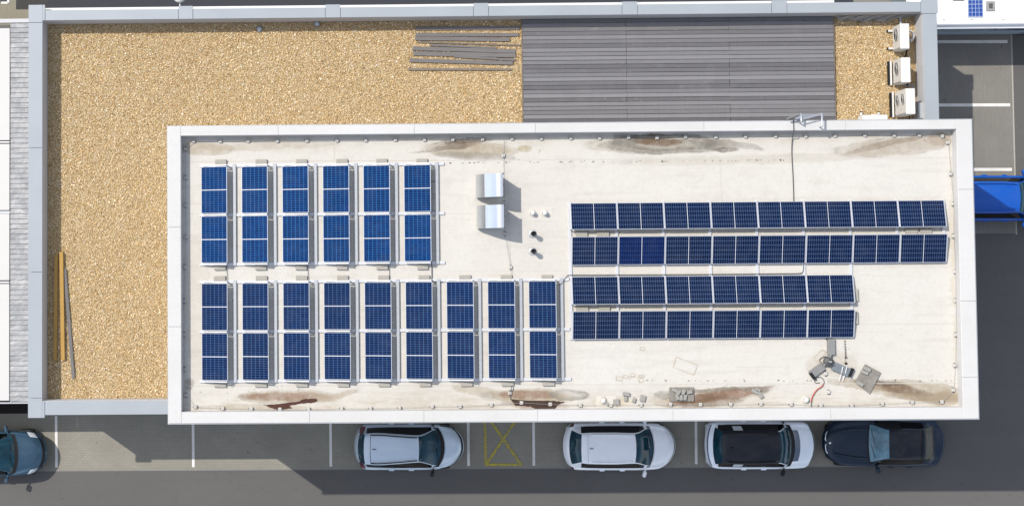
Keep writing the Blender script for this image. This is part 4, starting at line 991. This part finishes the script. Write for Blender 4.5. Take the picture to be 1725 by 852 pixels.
    for e, nm in ((0, 'rear_bumper'), (-1, 'front_bumper')):
        rim_ = [(x, y, z) for x, y, z in S[e]] ; ring = rim_ + [(x, -y, z) for x, y, z in rim_[:0:-1]]
        cxm = (S[e][0][0] + S[e][-1][0]) / 2; c = (S[e][6][0], 0, .42)
        b = MB(); n_ = len(ring); b.add(ring + [c], [(k, (k + 1) % n_, n_) if e else ((k + 1) % n_, k, n_) for k in range(n_)], True); b.build(nm, M['black'] if e else M[mats['body']], t)
    MB().box(-.44 * L, .44 * L, -.62, .62, .2, .45).build('underbody', M['black'], t)
    W = max(keys[f][0] for f in fs)
    for wf in wheels:
        for s in (-1, 1):
            Mx = Matrix.Translation(((wf - .5) * L, s * (W - .11), wr)) @ Matrix.Rotation(PI / 2, 4, 'X')
            wo = MB().lathe([(.19, -.10), (.30, -.105), (wr, -.08), (wr, .08), (.30, .105), (.19, .10)], 24, Mx).build('wheel', M['tyre'], t)
            MB().lathe([(.2, -.09), (.05, -.06), (.05, .06), (.2, .09)], 20, Mx).build('rim', M['rim'], wo)
    # mirrors, handles, fin, rails
    fm = cuts['ws1'] - .055; zb = pchip(fs, cols[1], fm); wm = pchip(fs, cols[0], fm)
    for s in (-1, 1):
        x = (fm - .5) * L - .1
        Mx = Matrix.Translation((x, s * (wm + .13), zb + .05)) @ Matrix.Rotation(s * .30, 4, 'Z')
        b = MB(); b.bbox(-.06, .07, -.13, .11, -.08, .09, .035, Mx); b.box(-.03, .03, -.2 if s > 0 else .09, -.09 if s > 0 else .2, -.05, -.02, Mx)
        b.build('wing_mirror', M[mats.get('mirror', mats['body'])], t)
        for fh in opts.get('handles', (.34, .52)):
            wh = pchip(fs, cols[0], fh); zh = pchip(fs, cols[1], fh) - .12
            MB().bbox((fh - .5) * L - .1, (fh - .5) * L + .1, s * (wh + .02) - .022, s * (wh + .02) + .022, zh - .02, zh + .02, .008).build('door_handle', M[mats['body']], t)
        if opts.get('rails'):
            r0, r1, rm = opts['rails']; pth = []
            for k in range(15):
                f = r0 + (r1 - r0) * k / 14; wt = pchip(fs, cols[4], f) * .93; zt = pchip(fs, cols[3], f); pth.append(((f - .5) * L - pchip(bf, bv, f) * (wt / W) ** 2.3, s * wt, zt - .03 + .055 * min(1, 5 * math.sin(PI * k / 14))))
            MB().tube(pth, .022, 8).build('roof_rail', M[rm], t)
        if opts.get('lamp_strip'):
            pass
        f = .965; 
    if opts.get('fin'):
        x = (opts['fin'] - .5) * L; z = pchip(fs, cols[3], opts['fin'])
        MB().add([(x - .09, -.02, z - .01), (x + .1, -.012, z - .01), (x + .1, .012, z - .01), (x - .09, .02, z - .01), (x - .06, 0, z + .07)], [(0, 1, 4), (1, 2, 4), (2, 3, 4), (3, 0, 4)]).build('aerial_fin', M['black'], t)
    # wipers on the screen, number plates
    fw = cuts['ws1'] - .012; zt = pchip(fs, cols[3], fw); zt2 = pchip(fs, cols[3], fw - .05)
    for y0 in (-.55, .05): MB().tube([((fw - .5) * L - .02, y0, zt + .012), ((fw - .03 - .5) * L, y0 + .55, pchip(fs, cols[3], fw - .03) + .012)], .009, 5).build('wiper', M['black'], t)
    return t
BOW = {0: -.34, .03: -.26, .08: -.16, .2: -.03, .4: .02, .6: .13, .8: .27, .93: .40, 1: .55}
def place(ur, uf, v, z=.6):
    a, c = at(ur, v, z), at(uf, v, z); return (c - a).length, ((a.x + c.x) / 2, at((ur + uf) / 2, v, .8).y, 0)
# silver MPV
L, loc = place(596.5, 781.5, 752)
build_car('silver compact people carrier parked facing right, leftmost of the three pale cars', L,
  {0: (0.7, 0.62, 0.660, 0.66, 0.45), .018: (0.84, 0.95, 0.700, 1.0, 0.56), .035: (0.87, 1.02, 0.730, 1.12, 0.58), .09: (0.89, 1.04, 0.775, 1.57, 0.575), .2: (0.9, 1.03, 0.800, 1.62, 0.6), .4: (0.9, 1.01, 0.820, 1.63, 0.545), .585: (0.9, 0.99, 0.820, 1.54, 0.49), .785: (0.89, 0.97, 0.800, 1.05, 0.7), .83: (0.88, 0.95, 0.780, 1.0, 0.68), .93: (0.83, 0.83, 0.700, 0.88, 0.56), .975: (0.76, 0.7, 0.620, 0.74, 0.46), 1: (0.66, 0.58, 0.550, 0.6, 0.36)},
  {**BOW, .8: .34, .93: .52, 1: .66}, dict(rw0=.035, rw1=.09, ws0=.585, ws1=.785, cowl=.822, side0=.10, side1=.74), dict(body='p_silver', roof='p_silver', mirror='black'), loc, R(-.4),
  dict(rails=(.15, .575, 'black'), fin=.185, extra=[(.145, .150, 0, 4, 'roof_joint', 'black'), (0.004, .03, 9, 12, 'tail_light', 'tail'), (.02, .075, 4, 10, 'tail_light', 'tail'), (.87, .955, 11, 12, 'headlight', 'lamp'), (.86, .965, 10, 11, 'fog_strip', 'black'), (.86, .96, 12, 13, 'fog_strip', 'black'), (.974, .992, 0, 12, 'front_grille', 'black'), (.826, .829, 0, 9, 'bonnet_joint', 'footgrey')]))
# white estate
L, loc = place(948, 1137.5, 751.5)
build_car('white estate car parked facing right beside the yellow bay marking', L,
  {0: (0.74, 0.6, 0.700, 0.66, 0.5), .02: (0.87, 0.84, 0.780, 0.88, 0.62), .045: (0.9, 0.94, 0.800, 1.0, 0.66), .14: (0.92, 0.95, 0.820, 1.42, 0.55), .2: (0.925, 0.95, 0.835, 1.47, 0.575), .42: (0.93, 0.94, 0.850, 1.5, 0.585), .62: (0.93, 0.93, 0.850, 1.44, 0.56), .79: (0.92, 0.93, 0.820, 0.99, 0.73), .82: (0.915, 0.92, 0.810, 0.96, 0.71), .93: (0.88, 0.84, 0.750, 0.87, 0.6), .98: (0.8, 0.7, 0.660, 0.74, 0.48), 1: (0.7, 0.58, 0.600, 0.62, 0.4)},
  BOW, dict(rw0=.045, rw1=.14, ws0=.62, ws1=.785, cowl=.795, side0=.135, side1=.735), dict(body='p_white', roof='p_white'), loc, R(-.3),
  dict(rails=(.23, .60, 'p_white'), fin=.23, extra=[(.196, .1985, 0, 4, 'roof_joint', 'footgrey'), (.008, .05, 9, 12, 'tail_light', 'tail'), (.93, .978, 10, 12, 'headlight', 'glass_dark'), (.984, .993, 0, 12, 'front_grille', 'black'), (.80, .803, 0, 9, 'bonnet_joint', 'footgrey'), (.803, .975, 8, 9, 'bonnet_joint', 'footgrey')]))
# white SUV with black roof
L, loc = place(1186, 1372, 749)
build_car('white SUV with black roof parked facing right behind the dark blue saloon', L,
  {0: (0.78, 0.62, 0.740, 0.7, 0.6), .015: (0.88, 0.9, 0.820, 0.95, 0.68), .055: (0.91, 1.0, 0.830, 1.06, 0.7), .11: (0.925, 1.02, 0.840, 1.58, 0.6), .18: (0.93, 1.02, 0.850, 1.64, 0.625), .4: (0.935, 1.01, 0.860, 1.67, 0.635), .63: (0.935, 1.0, 0.860, 1.6, 0.6), .76: (0.93, 1.0, 0.840, 1.1, 0.74), .80: (0.925, 0.99, 0.830, 1.05, 0.73), .93: (0.9, 0.92, 0.790, 0.96, 0.68), .985: (0.84, 0.78, 0.740, 0.82, 0.58), 1: (0.76, 0.62, 0.680, 0.66, 0.5)},
  {**BOW, 0: -.24, .03: -.22, .93: .26, 1: .36}, dict(rw0=.055, rw1=.11, ws0=.63, ws1=.76, cowl=.795, side0=.075, side1=.735), dict(body='p_suvwhite', roof='p_black', mirror='black', screen='glass'), loc, R(-.3),
  dict(rails=(.16, .60, 'black'), fin=.20, extra=[(.795, .845, 0, 3, 'bonnet_inlay', 'p_bluegrey'), (.975, .985, 0, 9, 'bonnet_edge', 'black'), (.17, .174, 0, 4, 'roof_joint', 'black'), (.215, .30, 5, 7, 'pillar', 'p_suvwhite'), (.01, .018, 0, 9, 'fog_strip', 'p_bluegrey')]))
# navy saloon facing left
L, loc = place(1588, 1385, 745)
nav = build_car('dark navy saloon parked facing left, rightmost car of the bottom row', L,
  {0: (0.76, 0.7, 0.700, 0.78, 0.55), .02: (0.88, 0.9, 0.780, 0.95, 0.62), .085: (0.92, 0.97, 0.800, 1.01, 0.66), .24: (0.94, 0.96, 0.830, 1.37, 0.56), .36: (0.945, 0.95, 0.850, 1.42, 0.575), .50: (0.945, 0.94, 0.860, 1.36, 0.56), .65: (0.945, 0.94, 0.840, 0.98, 0.73), .68: (0.94, 0.93, 0.830, 0.97, 0.72), .86: (0.92, 0.88, 0.780, 0.92, 0.62), .95: (0.88, 0.8, 0.680, 0.84, 0.5), .985: (0.78, 0.68, 0.600, 0.72, 0.4), 1: (0.66, 0.54, 0.550, 0.58, 0.34)},
  {**BOW, .65: .12, .8: .22, .93: .44, 1: .60}, dict(rw0=.095, rw1=.24, ws0=.495, ws1=.64, cowl=.655, side0=.20, side1=.61), dict(body='p_navy', roof='p_black', rear='glass_dark', screen='glass_pale'), loc, PI + R(-.35),
  dict(wheels=(.18, .82), handles=(.3, .45), extra=[(.243, .249, 0, 4, 'roof_joint', 'black'), (.494, .50, 0, 4, 'screen_joint', 'black'), (.002, .03, 9, 12, 'tail_light', 'tail'), (.885, .955, 11, 12, 'headlight', 'lamp'), (.88, .96, 12, 14, 'fog_strip', 'black'), (.665, .668, 0, 9, 'bonnet_joint', 'black')]))
for s in (-1, 1):
    MB().tube([(L * .475, s * .06, .74), (L * .482, s * .12, .73), (L * .478, s * .32, .72), (L * .465, s * .42, .71), (L * .475, s * .36, .6), (L * .49, s * .1, .6), (L * .475, s * .06, .74)], .022, 6).build('kidney_grille', M['chrome'], nav)
    MB().tube([(L * .15, s * .58, 1.0), (L * .26, s * .56, .965), (L * .36, s * .48, .93), (L * .43, s * .40, .875)], [.012, .03, .03, .012], 6).build('bonnet_crease', M['p_navy'], nav)
MB().lathe([(0, .012), (.04, .01), (.045, 0)], 14, Matrix.Translation((L * .452, 0, .865))).build('badge', M['chrome'], nav)
# steel blue hatchback leaving the left edge
L = 4.35; f = at(79.5, 764, .6); loc = (f.x - L / 2, at(40, 763.5, .8).y, 0)
build_car('steel blue hatchback in sunlight at the left edge, facing right', L,
  {0: (0.7, 0.62, 0.660, 0.7, 0.45), .02: (0.84, 0.9, 0.740, 0.95, 0.58), .05: (0.87, 0.96, 0.760, 1.05, 0.6), .13: (0.89, 0.97, 0.790, 1.4, 0.55), .25: (0.895, 0.96, 0.810, 1.46, 0.57), .42: (0.895, 0.95, 0.820, 1.47, 0.57), .56: (0.895, 0.94, 0.820, 1.41, 0.54), .735: (0.89, 0.94, 0.800, 0.99, 0.72), .77: (0.885, 0.93, 0.780, 0.965, 0.68), .90: (0.85, 0.86, 0.660, 0.89, 0.54), .965: (0.78, 0.72, 0.600, 0.77, 0.46), 1: (0.66, 0.56, 0.550, 0.6, 0.36)},
  {**BOW, .73: .2, .8: .27, .93: .42, 1: .58}, dict(rw0=.05, rw1=.13, ws0=.56, ws1=.72, cowl=.755, side0=.13, side1=.68), dict(body='p_steelblue', roof='p_steelblue'), loc, R(.6),
  dict(fin=.2, extra=[(.90, .965, 9, 11, 'headlight', 'lamp'), (.965, .985, 0, 9, 'front_grille', 'black'), (.008, .05, 9, 12, 'tail_light', 'tail')]))
# bright blue car between roof and right edge
x0 = at(1641, 334, .8).x - 1.1; L = 4.4
build_car('bright blue car parked at the right edge beside the white roof', L,
  {0: (0.72, 0.62, 0.680, 0.7, 0.5), .02: (0.85, 0.92, 0.760, 0.97, 0.62), .05: (0.88, 0.98, 0.780, 1.08, 0.64), .11: (0.89, 0.99, 0.800, 1.46, 0.58), .2: (0.9, 0.98, 0.815, 1.53, 0.6), .42: (0.9, 0.97, 0.820, 1.55, 0.6), .60: (0.9, 0.96, 0.820, 1.48, 0.57), .77: (0.89, 0.95, 0.800, 1.0, 0.72), .80: (0.885, 0.94, 0.780, 0.98, 0.68), .93: (0.85, 0.84, 0.720, 0.88, 0.58), 1: (0.68, 0.58, 0.600, 0.62, 0.4)},
  BOW, dict(rw0=.05, rw1=.11, ws0=.60, ws1=.76, cowl=.79, side0=.14, side1=.72), dict(body='p_blue', roof='p_blue'), (x0 + L / 2, at(1680, 334, .8).y, 0), R(-.5),
  dict(fin=.16, rails=(.18, .58, 'p_blue'), extra=[(.008, .05, 9, 12, 'tail_light', 'tail'), (.90, .965, 9, 11, 'headlight', 'lamp')]))

# camper van, top right
zv = 2.62
vy0 = at(1650, 42, zv).y; vx0 = at(1535, 20, zv).x; VL = 6.6; VW = 2.25
van = thing('camper_van', 'white camper van with a small roof solar panel in the top right corner', 'camper van', (vx0 + VL / 2, vy0 + VW / 2, 0))
def rr_prof(w_, z0, z1, r):
    p = [(-w_, z0)]
    for k in range(7): a = PI - k * PI / 12; p.append((-w_ + r + r * math.cos(a), z1 - r + r * math.sin(a)))
    for k in range(7): a = PI / 2 - k * PI / 12; p.append((w_ - r + r * math.cos(a), z1 - r + r * math.sin(a)))
    return p + [(w_, z0)]
pr = rr_prof(VW / 2, 2.15, zv, .16); n = len(pr); b = MB()
xs_v = [-VL / 2, -VL / 2 + .1, VL / 2 - .5, VL / 2]; sc = [.94, 1, 1, .9]
vs = []
for x, s in zip(xs_v, sc): vs += [(x, y * s, z - (1 - s) * .6) for y, z in pr]
b.add(vs, [(i * n + k, (i + 1) * n + k, (i + 1) * n + k + 1, i * n + k + 1) for i in range(3) for k in range(n - 1)], True); b.add(vs[:n], [tuple(range(n))]); b.add(vs[-n:], [tuple(range(n - 1, -1, -1))])
b.build('roof', M['van'], van)
b = MB(); b.bbox(-VL / 2 + .03, VL / 2 - .02, -VW / 2 + .03, VW / 2 - .03, .35, 2.149, .05); b.build('body', M['vanside'], van)
for (xa, xb, za, zb) in ((-2.9, -1.9, 1.2, 1.9), (-1.6, .1, 1.25, 1.95), (.5, 1.7, 1.2, 1.9)):
    wn = MB().bbox(xa, xb, -VW / 2 + .008, -VW / 2 + .045, za, zb, .012).build('side_window', M['glass'], van)
    MB().box(xa - .04, xb + .04, -VW / 2 + .003, -VW / 2 + .022, za - .06, za - .013).build('window_trim', M['vanpale'], wn)
MB().box(-VL / 2 + .1, VL / 2 - .1, -VW / 2 - .03, -VW / 2 + .028, .75, .86).build('side_stripe', M['vanpale'], van)
MB().box(-VL / 2 + .1, VL / 2 - .1, -VW / 2 - .02, -VW / 2 + .028, .38, .5).build('sill', M['vanpale'], van)
MB().tube([(-VL / 2 + .1, -VW / 2 - .05, 2.30), (VL / 2 - .4, -VW / 2 - .05, 2.30)], .06, 10).build('awning', M['van'], van)
def vp(u, v, z=zv): q = at(u, v, z); return q.x - van.location.x, q.y - van.location.y
xa, ya = vp(1630.5, 29.5); xb, yb = vp(1655.5, 29.5)
sp = MB().box(xa - .015, xb + .015, ya - .03, ya + 1.02, zv + .005, zv + .03).build('solar_panel', M['frame'], van)
cg = MB().box(0, .6, -.5, .5, 0, .008).build('cell_glass', M['van_cell'], sp); cg.location = (xa, ya + .5, zv + .031); cg.scale = ((xb - xa) / .6, .98, 1)
xa, ya = vp(1668, 11); sk = MB().bbox(xa - .18, xa + .18, ya - .2, ya + .2, zv - .01, zv + .06, .03).build('roof_vent', M['skylight'], van)
MB().bbox(xa - .075, xa + .075, ya - .1, ya + .1, zv + .061, zv + .07, .004).build('vent_cover', M['clip'], sk)
xa, ya = vp(1614, -4); MB().bbox(xa - .24, xa + .24, ya - .15, ya + .15, zv - .01, zv + .07, .04).build('roof_vent', M['skylight'], van)
for u in (1590, 1637, 1690): xa, ya = vp(u, 33.5); MB().box(xa - .06, xa + .06, ya - .015, ya + .015, zv - .004, zv + .014).build('rail_foot', M['skylight'], van)
for x in (-2.1, 2.1):
    for s in (-1, 1):
        wo = MB().lathe([(.2, -.11), (.33, -.1), (.35, 0), (.33, .1), (.2, .11)], 22, Matrix.Translation((x, s * (VW / 2 - .1), .35)) @ Matrix.Rotation(PI / 2, 4, 'X')).build('wheel', M['tyre'], van)

# small white thing above the top coping: rounded lamp head beyond the parapet
q = at(302, -4.5, 4.4); lamp = thing('wall_lamp', 'white rounded lamp head just outside the top coping at upper left', 'lamp', (q.x, q.y + .04, 4.2))
MB().lathe([(.0, .24), (.16, .22), (.24, .14), (.24, .08), (.1, .05), (0, .05)], 20).build('shade', M['white_plastic'], lamp)
MB().tube([(0, 0, .06), (0, -.22, .02), (0, LY1 - .19 - lamp.location.y, 0)], .025, 8).build('arm', M['white_plastic'], lamp)

# ------------------------------------------------------------------ LIGHT, SKY, CAMERA
sd = Vector((-.685, .487, 1)).normalized()
elev = math.asin(sd.z); az = math.atan2(sd.x, sd.y)
sl = bpy.data.lights.new('sun', 'SUN'); sl.energy = 3.4; sl.angle = R(.53); sl.color = (1, .94, .855)
so = bpy.data.objects.new('sun', sl); COL.objects.link(so); so.rotation_euler = sd.to_track_quat('Z', 'Y').to_euler(); so.location = (-20, 15, 40)
wd_ = bpy.data.worlds.new('World'); scn.world = wd_; wd_.use_nodes = True; nt = wd_.node_tree
bg = nt.nodes['Background']; sky = nt.nodes.new('ShaderNodeTexSky'); sky.sky_type = 'NISHITA'; sky.sun_disc = False
sky.sun_elevation = elev; sky.sun_rotation = az; sky.air_density = 1.0; sky.dust_density = 1.0; sky.ozone_density = 1.0
tc = nt.nodes.new('ShaderNodeTexCoord'); nz = nt.nodes.new('ShaderNodeTexNoise'); nz.inputs['Scale'].default_value = 3.2; nz.inputs['Detail'].default_value = 7; nz.inputs['Roughness'].default_value = .6
nt.links.new(tc.outputs['Generated'], nz.inputs['Vector'])
mr = nt.nodes.new('ShaderNodeMapRange'); mr.inputs['From Min'].default_value = .47; mr.inputs['From Max'].default_value = .66; mr.inputs['To Max'].default_value = .75; nt.links.new(nz.outputs['Fac'], mr.inputs['Value'])
mx = nt.nodes.new('ShaderNodeMix'); mx.data_type = 'RGBA'; nt.links.new(mr.outputs[0], mx.inputs['Factor']); hs_ = nt.nodes.new('ShaderNodeHueSaturation'); hs_.inputs['Saturation'].default_value = .82; nt.links.new(sky.outputs[0], hs_.inputs['Color']); nt.links.new(hs_.outputs[0], mx.inputs[6]); mx.inputs[7].default_value = (8.2, 8.0, 7.9, 1)
nt.links.new(mx.outputs[2], bg.inputs['Color']); bg.inputs['Strength'].default_value = .15
cam = bpy.data.cameras.new('camera'); co = bpy.data.objects.new('camera', cam); COL.objects.link(co)
co.location = (0, 0, H); co.rotation_euler = (RX, RY, RZ); cam.sensor_fit = 'HORIZONTAL'; cam.sensor_width = 36; cam.lens = F / PW * 36
cam.shift_x = (PW / 2 - PCX) / PW; cam.shift_y = -(PH / 2 - PCY) / PW; cam.clip_end = 500; cam.clip_start = .5
scn.camera = co
scn.view_settings.view_transform = 'Standard'; scn.view_settings.look = 'None'; scn.view_settings.exposure = .45; scn.view_settings.gamma = 1
